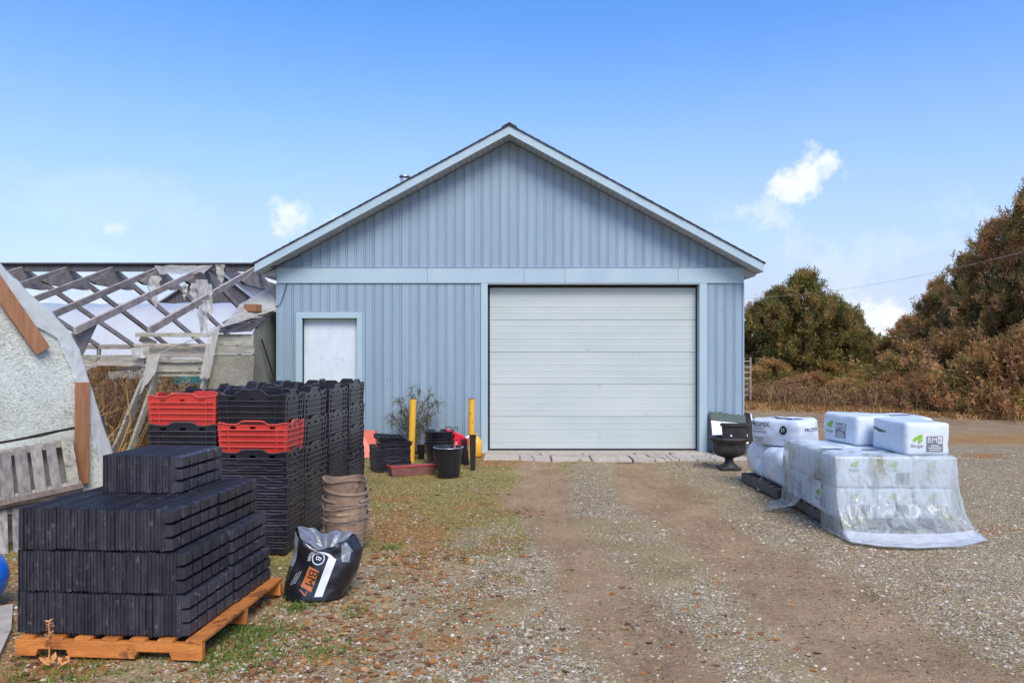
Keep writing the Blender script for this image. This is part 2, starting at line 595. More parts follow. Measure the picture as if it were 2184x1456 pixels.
# ------------------------------------------------------------------ ground
def _hash(ix, iy, seed):
    h = (ix * 374761393 + iy * 668265263 + seed * 1442695041) & 0xFFFFFFFF
    h = ((h ^ (h >> 13)) * 1274126177) & 0xFFFFFFFF
    return ((h ^ (h >> 16)) & 0xFFFF) / 65535.0


def vnoise(x, y, seed=0):
    xi, yi = np.floor(x).astype(np.int64), np.floor(y).astype(np.int64)
    fx, fy = x - xi, y - yi
    fx, fy = fx * fx * (3 - 2 * fx), fy * fy * (3 - 2 * fy)
    a, b = _hash(xi, yi, seed), _hash(xi + 1, yi, seed)
    c, d = _hash(xi, yi + 1, seed), _hash(xi + 1, yi + 1, seed)
    return (a * (1 - fx) + b * fx) * (1 - fy) + (c * (1 - fx) + d * fx) * fy


def fbm(x, y, seed=0, o=4):
    s, a, t = 0, 0.5, 0
    for i in range(o):
        s = s + a * vnoise(x * 2 ** i, y * 2 ** i, seed + i * 7)
        t += a
        a *= 0.55
    return s / t


def sst(e0, e1, x):
    t = np.clip((x - e0) / (e1 - e0), 0, 1)
    return t * t * (3 - 2 * t)


def bump1(x, c, wd):
    return np.exp(-((x - c) / wd) ** 2)


def ruts(x, y):
    wob = (fbm(y * 0.35, y * 0 + 3.3, 5, 2) - 0.5) * 0.5
    near = sst(13.2, 11.0, y)
    shift = 0.10 * (6.5 - y)                       # the tracks fan out to the right near the camera
    shift = np.clip(shift, -0.2, 0.5) * 0.8
    l = bump1(x, 0.62 + wob + shift, 0.38)
    r = bump1(x, 2.02 + wob + shift * 0.6, 0.45)
    return np.maximum(l, r) * near


def height(x, y):
    h = (fbm(x * 0.5, y * 0.5, 21, 3) - 0.5) * 0.05 + (fbm(x * 2.2, y * 2.2, 9, 4) - 0.5) * 0.03
    h = h + (fbm(x * 9, y * 9, 13, 2) - 0.5) * 0.010
    h = h - 0.028 * ruts(x, y)
    near = sst(16, 12.0, y) * sst(-9, -6, x) * sst(10, 7, x)
    return h * np.clip(near, 0.15, 1) - 0.012


def cover(x, y):
    """weights of bare dirt, gravel, moss, leaf litter / dry grass at ground points"""
    n1, n2 = fbm(x * 0.8, y * 0.8, 1), fbm(x * 1.6 + 9, y * 1.6, 2)
    n3, n4 = fbm(x * 0.6, y * 0.6 + 4, 3), fbm(x * 2.5, y * 2.5, 4)
    rt = ruts(x, y)
    dirt = sst(0.2, 0.8, rt + (n1 - 0.5) * 0.9 + 0.30 * bump1(x, 1.4, 1.2) * sst(7.5, 4.5, y))
    gravel = sst(0.30, 0.72, n2 * .7 + n4 * .3 + 0.30 * sst(2.3, 3.2, x) - 0.02 + 0.22 * bump1(x, 0.1, 0.7) * sst(8, 6, y)
                 + 0.25 * bump1(x, 1.15, 0.4) * sst(6.5, 8, y) * sst(12.6, 11, y)) * (1 - 0.85 * dirt)
    left = sst(0.9, -0.1, x - 0.25 * (y - 7) * 0.4)
    moss = sst(0.32, 0.60, n3 * 0.6 + n4 * 0.4 + 0.12 * sst(5.5, 8, y)) * left * sst(14, 12, y)
    litter = sst(0.42, 0.70, n1 * 0.5 + n4 * 0.5 + 0.06 * sst(7, 5, y) + 0.10 * bump1(x, -1.0, 0.9) * bump1(y, 6.5, 1.6)) \
        * np.maximum(left * (.35 + .65 * sst(9.5, 6.5, y)), 0.35 * (1 - rt))
    far = sst(13.5, 16.0, y + 0.12 * (x - 4)) * sst(2.5, 4.5, x)
    road = far * bump1(y, 19.5, 3.4) * sst(3.5, 6, x)
    strip = np.maximum(sst(11.5, 13.5, y - 0.6 * (x - 9)) * sst(6, 9, x) * sst(18, 15, y) * 0.0, 0)
    grass = np.maximum(far * (1 - road), sst(23, 25.5, y + (n3 - 0.5) * 4))
    dirt = np.maximum(dirt, road * 0.9)
    gravel = np.maximum(gravel * (1 - grass), road * 0.35)
    litter = np.maximum(litter, grass * (0.65 + 0.35 * n2))
    # behind the greenhouse everything is dry growth
    bk = sst(12.5, 14, y) * sst(-3.5, -4.5, x)
    litter = np.maximum(litter, bk * 0.9)
    return dirt, gravel, moss * (1 - 0.7 * dirt), np.maximum(litter * (1 - 0.6 * dirt), .9 * sst(.58, .70, n3 * .5 + n4 * .5) * (y < 13))


def axis(parts):
    return np.unique(np.round(np.concatenate([np.arange(a, b, s) for a, b, s in parts]), 4))


gx = axis([(-1200, -100, 220), (-100, -30, 12), (-30, -7, 0.8), (-7, 7.5, 0.06), (7.5, 26, 0.5), (26, 100, 12), (100, 1201, 220)])
gy = axis([(-60, 0, 10), (0, 2.4, 0.4), (2.4, 13.4, 0.06), (13.4, 34, 0.35), (34, 120, 8), (120, 1500, 230)])
X, Y = np.meshgrid(gx, gy)
Z = height(X, Y)
nxg, nyg = len(gx), len(gy)
co = np.stack([X, Y, Z], -1).reshape(-1, 3)
idx = np.arange(nxg * nyg).reshape(nyg, nxg)
quads = np.stack([idx[:-1, :-1], idx[:-1, 1:], idx[1:, 1:], idx[1:, :-1]], -1).reshape(-1, 4)


def np_mesh(name, co, faces, mats, smooth=True, col=None):
    k = faces.shape[1]
    me = bpy.data.meshes.new(name)
    me.vertices.add(len(co))
    me.vertices.foreach_set('co', co.astype(np.float32).ravel())
    me.loops.add(faces.size)
    me.loops.foreach_set('vertex_index', faces.astype(np.int32).ravel())
    me.polygons.add(len(faces))
    me.polygons.foreach_set('loop_start', np.arange(0, faces.size, k, dtype=np.int32))
    me.polygons.foreach_set('loop_total', np.full(len(faces), k, np.int32))
    if smooth:
        me.polygons.foreach_set('use_smooth', np.ones(len(faces), bool))
    for m in mats if isinstance(mats, list) else [mats]:
        me.materials.append(m)
    if col is not None:
        a = me.color_attributes.new('col', 'FLOAT_COLOR', 'POINT')
        c4 = np.ones((len(co), 4), np.float32)
        c4[:, :col.shape[1]] = col
        a.data.foreach_set('color', c4.ravel())
    me.update()
    me.validate()
    return me


def ground_mat():
    m = bpy.data.materials.new('dirt_gravel_moss')
    m.use_nodes = True
    t = m.node_tree
    n, l = t.nodes.new, t.links.new
    b = t.nodes['Principled BSDF']
    geo = n('ShaderNodeNewGeometry')
    at = n('ShaderNodeAttribute')
    at.attribute_name = 'col'
    sp = n('ShaderNodeSeparateColor')
    l(at.outputs['Color'], sp.inputs[0])

    def noise_(scale, det=6, rough=0.65):
        x = n('ShaderNodeTexNoise')
        x.inputs['Scale'].default_value = scale
        x.inputs['Detail'].default_value = det
        x.inputs['Roughness'].default_value = rough
        l(geo.outputs['Position'], x.inputs['Vector'])
        return x.outputs['Fac']

    def ramp(f, stops):
        r = n('ShaderNodeValToRGB')
        e = r.color_ramp.elements
        while len(e) < len(stops):
            e.new(0.5)
        for el_, (p, c) in zip(e, stops):
            el_.position = p
            el_.color = (*c, 1)
        l(f, r.inputs[0])
        return r.outputs[0]

    def mixc(f, a, b_):
        x = n('ShaderNodeMix')
        x.data_type = 'RGBA'
        for s_, v in (('Factor', f), ('A', a), ('B', b_)):
            if isinstance(v, float):
                x.inputs[s_].default_value = v
            else:
                l(v, x.inputs[s_])
        return x.outputs['Result']

    def math_(op, a, b_, clamp=True):
        x = n('ShaderNodeMath')
        x.operation = op
        x.use_clamp = clamp
        for i, v in enumerate((a, b_)):
            if isinstance(v, (int, float)):
                x.inputs[i].default_value = v
            else:
                l(v, x.inputs[i])
        return x.outputs[0]

    def soft(wt, nf, k=0.9):
        # weight broken up by fine noise
        return n_range(math_('ADD', wt, math_('MULTIPLY', math_('SUBTRACT', nf, 0.5, False), k * 1.3, False), False), 0.27, 0.73)

    def n_range(v, a, b_):
        r = n('ShaderNodeMapRange')
        r.inputs['From Min'].default_value = a
        r.inputs['From Max'].default_value = b_
        l(v, r.inputs['Value'])
        return r.outputs[0]

    fine, mid, grit = noise_(38), noise_(9), noise_(160, 3)
    big = noise_(1.6, 5)
    stn = n('ShaderNodeTexNoise')
    stn.inputs['Scale'].default_value = 1.0
    stn.inputs['Detail'].default_value = 7
    stn.inputs['Roughness'].default_value = .7
    stm = n('ShaderNodeMapping')
    stm.inputs['Scale'].default_value = (7.0, .9, 1.0)
    l(geo.outputs['Position'], stm.inputs[0])
    l(stm.outputs[0], stn.inputs['Vector'])
    clod = math_('ADD', math_('MULTIPLY', noise_(21, 4, .75), .6), math_('MULTIPLY', stn.outputs['Fac'], .4))
    dirt = ramp(math_('ADD', math_('MULTIPLY', math_('ADD', math_('MULTIPLY', clod, .6), math_('MULTIPLY', big, .4)), 0.6), math_('MULTIPLY', grit, 0.4)),
                [(0.36, (0.105, 0.065, 0.034)), (0.46, (0.275, 0.182, 0.095)), (0.56, (0.40, 0.278, 0.155)), (0.66, (0.56, 0.42, 0.255))])
    earth = ramp(math_('ADD', math_('MULTIPLY', fine, 0.6), math_('MULTIPLY', big, 0.4)),
                 [(0.3, (0.12, 0.085, 0.042)), (0.5, (0.32, 0.235, 0.115)), (0.7, (0.49, 0.385, 0.215))])
    vo = n('ShaderNodeTexVoronoi')
    vo.inputs['Scale'].default_value = 52
    l(geo.outputs['Position'], vo.inputs['Vector'])
    vs_ = n('ShaderNodeSeparateColor')
    l(vo.outputs['Color'], vs_.inputs[0])
    stones = ramp(vs_.outputs[0], [(0.0, (0.13, 0.10, 0.058)), (0.4, (0.32, 0.268, 0.165)), (0.75, (0.45, 0.395, 0.275)), (1.0, (0.62, 0.57, 0.45))])
    gap = n_range(vo.outputs['Distance'], 0.62, 0.30)
    stones = mixc(gap, earth, stones)
    moss = ramp(fine, [(0.3, (0.08, 0.07, 0.022)), (0.46, (0.23, 0.19, 0.05)), (0.58, (0.37, 0.29, 0.09)), (0.7, (0.50, 0.41, 0.20))])
    lit = ramp(math_('ADD', math_('MULTIPLY', fine, 0.7), math_('MULTIPLY', grit, 0.3)),
               [(0.3, (0.11, 0.056, 0.023)), (0.48, (0.33, 0.16, 0.052)), (0.62, (0.48, 0.26, 0.095)), (0.75, (0.58, 0.39, 0.19))])
    col = mixc(soft(sp.outputs[1], fine), earth, stones)
    col = mixc(soft(sp.outputs[2], fine), col, moss)
    col = mixc(soft(at.outputs['Alpha'], fine, 1.2), col, lit)
    col = mixc(soft(sp.outputs[0], mid, 1.0), col, dirt)
    l(col, b.inputs['Base Color'])
    b.inputs['Roughness'].default_value = 0.92
    b.inputs['Specular IOR Level'].default_value = 0.2
    hh = math_('ADD', math_('MULTIPLY', math_('ADD', fine, math_('MULTIPLY', clod, 1.2, False), False), 0.8, False), math_('MULTIPLY', math_('SUBTRACT', 0.6, vo.outputs['Distance'], False), sp.outputs[1], False), False)
    bp = n('ShaderNodeBump')
    bp.inputs['Strength'].default_value = 0.9
    bp.inputs['Distance'].default_value = 0.02
    l(hh, bp.inputs['Height'])
    l(bp.outputs[0], b.inputs['Normal'])
    return m


d_, g_, m_, l_ = cover(X, Y)
gcol = np.stack([d_, g_, m_, l_], -1).reshape(-1, 4)
ground = link('ground', np_mesh('ground', co, quads, ground_mat(), True, gcol))
tag(ground, 'brown dirt and gravel yard with moss and leaf litter', 'ground', kind='structure')

# ------------------------------------------------------------------ garage building
WY = 12.9                                    # front wall plane
K = FPX / WY


def wx(px):
    return (px - 1092) / K


def wz(py):
    return CAM_H - (py - 760) / K


XL, XR = wx(591), wx(1585.5)
RX, RZ, SL = -0.045, 5.656, 0.541            # ridge x, ridge top z, roof slope
BACK = WY + 11.0
garage = thing('garage_building', 'blue metal-sided garage with a wide white roll-up door and gable roof', 'garage', (0, 0, 0))


def roof_z(x):                               # underside of the soffit at the wall
    return RZ - 0.175 - SL * abs(x - RX)


DX0, DX1, DZ1 = wx(1040), wx(1491), wz(606)
BX0, BX1, BZ0, BZ1 = wx(645), wx(762), 0.95, wz(679)
wb = MB()
y0, y1 = WY + 0.032, WY + 0.16
wb.box(XL + .01, BX0, y0, y1, 0, 3.2)
wb.box(BX0, BX1, y0, y1, 0, BZ0)
wb.box(BX0, BX1, y0, y1, BZ1, 3.2)
wb.box(BX1, DX0 - .01, y0, y1, 0, 3.2)
wb.box(DX1 + .01, XR - .01, y0, y1, 0, 3.2)
wb.box(DX0 - .01, DX1 + .01, y0, y1, DZ1 + .005, 3.2)
wb.prism([(XL + .01, y0, 3.2), (XR - .01, y0, 3.2), (RX, y0, roof_z(RX) - .01)], (0, .138, 0))
wall = wb.build('wall', M['siding'], garage)
sw = MB()
sw.box(XL + .01, XL + .15, y1, BACK, 0, 3.2)
sw.box(XR - .15, XR - .01, y1, BACK, 0, 3.2)
sw.box(XL + .15, XR - .15, BACK - .14, BACK, 0, 3.2)
sw.prism([(XL + .02, BACK - .14, 3.2), (XR - .02, BACK - .14, 3.2), (RX, BACK - .14, roof_z(RX) - .01)], (0, .138, 0))
sw.build('rear_wall', M['siding'], garage)

PITCH = 0.1588
PROF = [(0.0, 0.0), (0.1175, 0.0), (0.1190, 0.014), (0.1225, 0.014), (0.1245, -0.004), (0.1475, -0.004), (0.1500, 0.014), (0.1570, 0.014), (0.1588, 0.0)]


def siding_board(x0, zb, ztop, xmax):
    """one vertical sheet of siding: flat face, dark joints and a raised rib"""
    pts = [(min(x0 + u, xmax), WY + d) for u, d in PROF]
    if ztop(x0) <= zb + 0.01 and ztop(xmax if xmax < x0 + PITCH else x0 + PITCH) <= zb + 0.01:
        return
    mb = MB()
    n = len(pts)
    vs = [(x, y, zb) for x, y in pts] + [(x, y, max(zb + .002, ztop(x))) for x, y in pts]
    vs += [(x, WY + .031, z) for (x, y, z) in vs]
    fs = [(i, i + 1, n + i + 1, n + i) for i in range(n - 1)]
    fs += [(i, 2 * n + i, 2 * n + i + 1, i + 1) for i in range(n - 1)]
    fs += [(n + i, n + i + 1, 3 * n + i + 1, 3 * n + i) for i in range(n - 1)]
    mb.add(vs, fs)
    mb.build('siding_board', M['siding'], wall)


nb = int((XR - XL) / PITCH) + 1
for i in range(nb):
    x0 = XL + 0.03 + i * PITCH - 0.05
    x0 = max(x0, XL + 0.002)
    xm = XR - 0.002
    if x0 + 0.02 > xm:
        continue
    # gable above the band
    siding_board(x0, wz(571) + .002, lambda x: roof_z(x), xm)
    # below the band
    xa, xb = x0, min(x0 + PITCH, xm)
    tl, tr = wx(1026), wx(1507)
    if xb <= tl + .001 or xa >= tr - .001:
        wl, wr, wt = wx(632), wx(773), wz(667)
        if xa > wl - 0.02 and xb < wr + 0.02:
            siding_board(x0, wt - .01, lambda x: wz(604) + .004, xm)
        else:
            siding_board(x0, 0.03, lambda x: wz(604) + .004, xm)
    elif xa < tl:
        siding_board(x0, 0.03, lambda x: wz(604) + .004, tl + .01)
    elif xb > tr:
        siding_board(tr - .01, 0.03, lambda x: wz(604) + .004, xb)

# wide band board in lengths
cuts = [XL - .004, wx(912), wx(1118), wx(1205), wx(1446), XR + .004]
for i, (a, b) in enumerate(zip(cuts[:-1], cuts[1:])):
    mb = MB().box(a + .0015, b - .0015, WY - 0.028 - 0.0015 * (i % 2), WY + .019, wz(604), wz(571.5))
    mb.build('band_board', M['trim'], garage, bevel=.004)
MB().box(XL - .004, XR + .004, WY - .036, WY + .019, wz(571.5), wz(569.5)).build('band_flashing', M['siding'], garage)
# corner trims
for a, b in ((XL - .012, XL + .02), (XR - .02, XR + .012)):
    MB().box(a, b, WY - .016, WY + .5, 0.02, wz(604)).build('corner_trim', M['siding'], garage, bevel=.003)
# garage door surround: flat jambs with a return into the opening
for a, b in ((wx(1026), DX0), (DX1, wx(1507))):
    MB().box(a, b, WY - .030, WY + .30, 0.0, wz(604) - .002).build('door_jamb', M['trim'], garage, bevel=.004)
MB().box(DX0, DX1, WY - .02, WY + .30, DZ1, wz(604) - .002).build('door_head', M['soffit'], garage)
# the roll-up door: five ribbed sections
DY = WY + 0.16
gd = MB().box(DX0 + .03, DX1 - .03, DY + .03, DY + .05, 0.02, DZ1 - .03).build('garage_door', M['seal'], garage)
MB().box(DX0 + .001, DX0 + .034, DY - .02, DY + .06, .02, DZ1 - .005).build('door_seal', M['seal'], gd)
MB().box(DX1 - .022, DX1 - .001, DY - .01, DY + .06, .02, DZ1 - .005).build('door_seal', M['seal'], gd)
MB().box(DX0 + .034, DX1 - .022, DY - .01, DY + .06, DZ1 - .045, DZ1 - .004).build('door_seal', M['seal'], gd)
MB().box(DX0 + .034, DX1 - .022, DY - .01, DY + .04, .018, .045).build('bottom_seal', M['seal'], gd)
sz0, sz1 = 0.046, DZ1 - .046
sh = (sz1 - sz0) / 5
for i in range(5):
    za, zb_ = sz0 + i * sh, sz0 + (i + 1) * sh
    pr = [(DY - .004, za + .0035)]
    rib = sh / 5
    for k in range(5):
        z = za + k * rib
        if k:
            pr += [(DY - .004, z - .006), (DY - .0005, z - .003), (DY - .0005, z + .001), (DY - .0058, z + .006), (DY - .0058, z + .014)]
        pr += [(DY - .004, z + (.0035 if k == 0 else .020)), (DY - .004, z + rib - .009)]
    pr += [(DY - .004, zb_ - .0025), (DY + .03, zb_ - .0025), (DY + .03, za + .0035)]
    mb = MB().prism([(DX0 + .036, y, z) for y, z in pr], (DX1 - DX0 - .06, 0, 0))
    mb.build('door_section', M['door'], gd)

# boarded-up window
win = MB().box(BX0 + .001, BX1 - .001, WY + .10, WY + .125, BZ0 + .002, BZ1 - .002).build('boarded_window', M['plywood'], garage)
fr = [(wx(632), BX0, BZ0 - .09, BZ1 + .002), (BX1, wx(773), BZ0 - .09, BZ1 + .002), (wx(632), wx(773), BZ1 + .003, wz(667)), (BX0 + .001, BX1 - .001, BZ0 - .09, BZ0)]
for a, b, c, d in fr:
    MB().box(a, b, WY - .034, WY + .12, c, d).build('window_frame', M['trim'], win, bevel=.004)
for a, b, c, d in ((wx(628), wx(632), BZ0 - .11, wz(664)), (wx(773), wx(777), BZ0 - .11, wz(664)), (wx(632), wx(773), wz(667), wz(664))):
    MB().box(a, b, WY - .014, WY - .009, c, d).build('window_casing', M['siding'], win)

# roof
FY = WY - 0.40
EL, ER = RX - 4.355, RX + 4.345
roof = MB()
for ex in (EL, ER):
    s_ = -1 if ex < RX else 1
    ze = RZ - SL * abs(ex - RX)
    roof.prism([(RX, FY + .03, RZ - .02), (ex, FY + .03, ze - .02), (ex, FY + .03, ze - .10), (RX, FY + .03, RZ - .10)], (0, BACK + .3 - FY, 0))
roof = roof.build('roof', M['shingle'], garage)
for ex in (EL, ER):
    s_ = -1 if ex < RX else 1
    ze = RZ - SL * abs(ex - RX)
    # rake fascia
    MB().prism([(RX, FY, RZ - .022), (ex, FY, ze - .022), (ex, FY, ze - .165), (RX, FY, RZ - .165)], (0, .028, 0)).build('rake_fascia', M['trim'], roof)
    MB().prism([(RX, FY - .006, RZ - .150), (ex, FY - .006, ze - .150), (ex, FY - .006, ze - .168), (RX, FY - .006, RZ - .168)], (0, .03, 0)).build('fascia_lip', M['trim'], roof)
    # soffit strips along the rake
    n = 46
    for i in range(n):
        xa, xb = RX + (ex - RX) * i / n, RX + (ex - RX) * (i + .93) / n
        za, zb_ = RZ - .150 - SL * abs(xa - RX), RZ - .150 - SL * abs(xb - RX)
        MB().prism([(xa, FY + .029, za), (xb, FY + .029, zb_), (xb, FY + .029, zb_ - .012), (xa, FY + .029, za - .012)], (0, .395, 0)).build('soffit_strip', M['soffit'], roof)
    MB().prism([(RX, FY + .029, RZ - .145), (ex, FY + .029, ze - .145), (ex, FY + .029, ze - .149), (RX, FY + .029, RZ - .149)], (0, .39, 0)).build('soffit_backing', M['cable'], roof)
    # eave: boxed soffit and fascia along the side
    xa, xb = (ex + .002, XL - .013) if s_ < 0 else (XR + .013, ex - .002)
    MB().box(min(xa, xb), max(xa, xb), FY + .43, BACK + .2, ze - .20, ze - .188).build('eave_soffit', M['soffit'], roof)
    MB().prism([(ex, FY + .40, ze - .165), (ex, FY + .40, ze - .20), (XL if s_ < 0 else XR, FY + .40, ze - .20), (XL if s_ < 0 else XR, FY + .40, ze - .165 + SL * .2)], (0, .018, 0)).build('eave_return', M['soffit'], roof)
    MB().box(ex - .015, ex + .015, FY + .03, BACK + .2, ze - .165, ze - .02).build('eave_fascia', M['trim'], roof)
    # shingle courses: stepped slabs, butts towards the eave
    run = abs(ex - RX)
    nc = 34
    for i in range(nc):
        xa, xb = RX + (ex + s_ * .03 - RX) * i / nc, RX + (ex + s_ * .03 - RX) * (i + 1.15) / nc
        if i == nc - 1:
            xb = ex + s_ * .03
        za, zb_ = RZ - SL * abs(xa - RX), RZ - SL * abs(xb - RX) + .008
        sag = random.uniform(-.006, .006)
        f0 = FY - .022 + sag
        MB().prism([(xa, f0, za - .018), (xb, f0, zb_ - .028), (xb, f0, zb_), (xa, f0, za)], (0, BACK + .33 - f0, 0)).build('shingle_course', M['shingle'], roof)
MB().prism([(RX - .13, FY - .028, RZ - .13 * SL + .012), (RX, FY - .028, RZ + .014), (RX + .13, FY - .028, RZ - .13 * SL + .012),
            (RX + .13, FY - .028, RZ - .13 * SL + .026), (RX, FY - .028, RZ + .03), (RX - .13, FY - .028, RZ - .13 * SL + .026)], (0, BACK + .34 - FY, 0)).build('ridge_cap', M['shingle'], roof)
vp = P(863, 378, 14.6)
vb = MB().tube([(vp.x, vp.y, 4.4), (vp.x, vp.y, vp.z - .03)], .085, 16)
vent = vb.build('vent_pipe', M['galv'], roof, smooth=True)
MB().lathe([(.02, vp.z + .05), (.10, vp.z + .03), (.115, vp.z + .0), (.10, vp.z - .01)], 20, vp.x, vp.y).build('vent_cap', M['galv'], vent, smooth=True)

# concrete sill under the door, cables on the wall
MB().box(wx(1026) - .05, wx(1507) + .05, WY - .12, WY + .3, -.05, .017).build('door_sill', M['concrete'], garage, bevel=.01)
MB().tube([P(612, 604, WY - .03), P(606, 625, WY - .05), P(598, 648, WY - .04), P(588, 655, WY - .02), P(560, 662, 13.2)], .007, 6).build('cable', M['cable'], garage)
MB().tube([P(640, 545, 12.62), P(610, 558, 12.66), P(592, 567, 12.7), P(560, 573, 12.8)], .012, 6).build('cable', M['cable'], garage)

# ------------------------------------------------------------------ paving stones before the door
pave = MB()
pave.box(wx(1030), wx(1600), WY - 1.06, WY - .12, -.09, -.028)
pave = pave.build('pavement', M['soil'])
tag(pave, 'strip of cracked concrete paving slabs along the garage door sill', 'paving', kind='structure')
px0, px1 = wx(1034), wx(1560)
yA, yM, yB = WY - .125, WY - .42, WY - 1.02
rs = random.Random(5)


def slab(poly):
    cx = sum(p[0] for p in poly) / len(poly)
    cy = sum(p[1] for p in poly) / len(poly)
    z = .018 + rs.uniform(-.008, .008)
    tx, ty = rs.uniform(-.012, .012), rs.uniform(-.012, .012)
    q = []
    for x, y in poly:
        d = math.hypot(x - cx, y - cy)
        k = (d - .02) / d
        q.append((cx + (x - cx) * k, cy + (y - cy) * k))
    mb = MB()
    n = len(q)
    top = [(x, y, z + (x - cx) * tx + (y - cy) * ty) for x, y in q]
    ch = [(cx + (x - cx) * 1.0, cy + (y - cy) * 1.0, z - .012 + (x - cx) * tx) for x, y in q]
    top = [(cx + (x - cx) * .975, cy + (y - cy) * .975, zz) for x, y, zz in top]
    lo = [(x, y, -.03) for x, y in q]
    mb.add(top + ch + lo, [tuple(range(n))] + [(n + i, n + (i + 1) % n, (i + 1) % n, i) for i in range(n)]
           + [(2 * n + i, 2 * n + (i + 1) % n, n + (i + 1) % n, n + i) for i in range(n)])
    mb.build('paving_slab', M['concrete'], pave)


def crack(poly, depth):
    if depth == 0 or rs.random() < .12:
        slab(poly)
        return
    n = len(poly)
    i = rs.randrange(n)
    j = (i + max(1, n // 2)) % n
    a, b = Vector(poly[i]).lerp(Vector(poly[(i + 1) % n]), rs.uniform(.3, .7)), Vector(poly[j]).lerp(Vector(poly[(j + 1) % n]), rs.uniform(.3, .7))
    p1, p2 = [tuple(a)], [tuple(b)]
    k = (i + 1) % n
    while True:
        p1.append(poly[k])
        if k == j:
            break
        k = (k + 1) % n
    p1.append(tuple(b))
    k = (j + 1) % n
    while True:
        p2.append(poly[k])
        if k == i:
            break
        k = (k + 1) % n
    p2.append(tuple(a))
    crack(p1, depth - 1)
    crack(p2, depth - 1)


x = px0
i = 0
while x < px1 - .2:
    xn = min(px1, x + rs.uniform(.5, .68))
    far = x > wx(1480)
    crack([(x, yB + rs.uniform(-.05, .03)), (xn, yB + rs.uniform(-.05, .03)), (xn, yM), (x, yM)], 0 if i < 1 or far else rs.choice([1, 2, 2, 3]))
    x = xn
    i += 1
x = px0
while x < px1 - .5:
    xn = min(px1 - .3, x + rs.uniform(.45, 1.0))
    slab([(x, yM), (xn, yM), (xn, yA), (x, yA)])
    x = xn

# ------------------------------------------------------------------ things behind the greenhouse
barn = thing('barn', 'old grey board barn with a sloping metal roof far behind the greenhouse frame', 'barn', (0, 0, 0))
BY = 45.0
bl, br, bp_, bzl, bpz = P(345, 645, BY), P(552, 640, BY), P(458, 572, BY), 5.05, 7.15
gab = [(bl.x, BY, 0), (br.x, BY, 0), (br.x, BY, 5.0), (bp_.x + .5, BY, bpz), (bp_.x - .5, BY, bpz), (bl.x, BY, bzl)]
MB().prism(gab, (0, 14, 0)).build('wall', M['barn_wood'], barn)
nbd = 34
for i in range(nbd):
    xa, xb = bl.x + (br.x - bl.x) * i / nbd, bl.x + (br.x - bl.x) * (i + .9) / nbd

    def bz(x):
        return min(bpz, 5.05 + (x - bl.x) * (bpz - 5.05) / (bp_.x - .5 - bl.x), 5.0 + (br.x - x) * (bpz - 5.0) / (br.x - bp_.x - .5))
    MB().prism([(xa, BY - .03, 3), (xb, BY - .03, 3), (xb, BY - .03, bz(xb)), (xa, BY - .03, bz(xa))], (0, .028, 0)).build('board', M['barn_wood'], barn)
rf = MB().prism([(bp_.x, BY - .3, bpz + .12), (br.x + .9, BY - .3, 4.35), (br.x + .9, BY - .3, 4.27), (bp_.x, BY - .3, bpz)], (0, 15, 0))
rf.prism([(bp_.x, BY - .3, bpz + .12), (bl.x - .9, BY - .3, 4.5), (bl.x - .9, BY - .3, 4.42), (bp_.x, BY - .3, bpz)], (0, 15, 0))
rf = rf.build('roof', M['metal_roof'], barn)
for i in range(24):
    y = BY + i * .6
    MB().beam((bp_.x + .05, y, bpz + .15), (br.x + .9, y, 4.39), .05, .05).build('roof_rib', M['metal_roof'], rf)
MB().box(bp_.x - .35, bp_.x + .55, BY + 1, BY + 2, bpz, bpz + .42).build('cupola', M['barn_wood'], rf)

tun = thing('polytunnel', 'long white plastic-covered hoop house seen through the bare rafters', 'greenhouse', (0, 0, 0))
TY, TW, TH = 31.0, 3.6, 3.95
tx0, tx1 = -24.0, -6.2


def tunf(u, v):
    t = math.pi * v
    x = tx0 + (tx1 - tx0) * u
    sag = .05 * (1 - abs(math.cos(u * 17.8 / 1.5 * math.pi))) * math.sin(t)
    w_ = .03 * noise.noise(Vector((x * .8, t * 3, 1)))
    return (x, TY - (TW - sag + w_) * math.cos(t), (TH - sag + w_) * math.sin(t) ** .8)


MB().grid(120, 30, tunf).build('film', M['film_milky'], tun, smooth='all')
for i in range(12):
    x = tx0 + i * 1.5 + .3
    MB().tube([(x, TY - (TW - .06) * math.cos(math.pi * k / 20), (TH - .06) * math.sin(math.pi * k / 20) ** .8) for k in range(21)], .024, 6).build('hoop', M['galv'], tun)
for xe in (tx0, tx1):
    MB().prism([(xe, TY - (TW - .1) * math.cos(math.pi * k / 20), (TH - .1) * math.sin(math.pi * k / 20) ** .8) for k in range(21)], (.02, 0, 0)).build('end_sheet', M['film_milky'], tun)

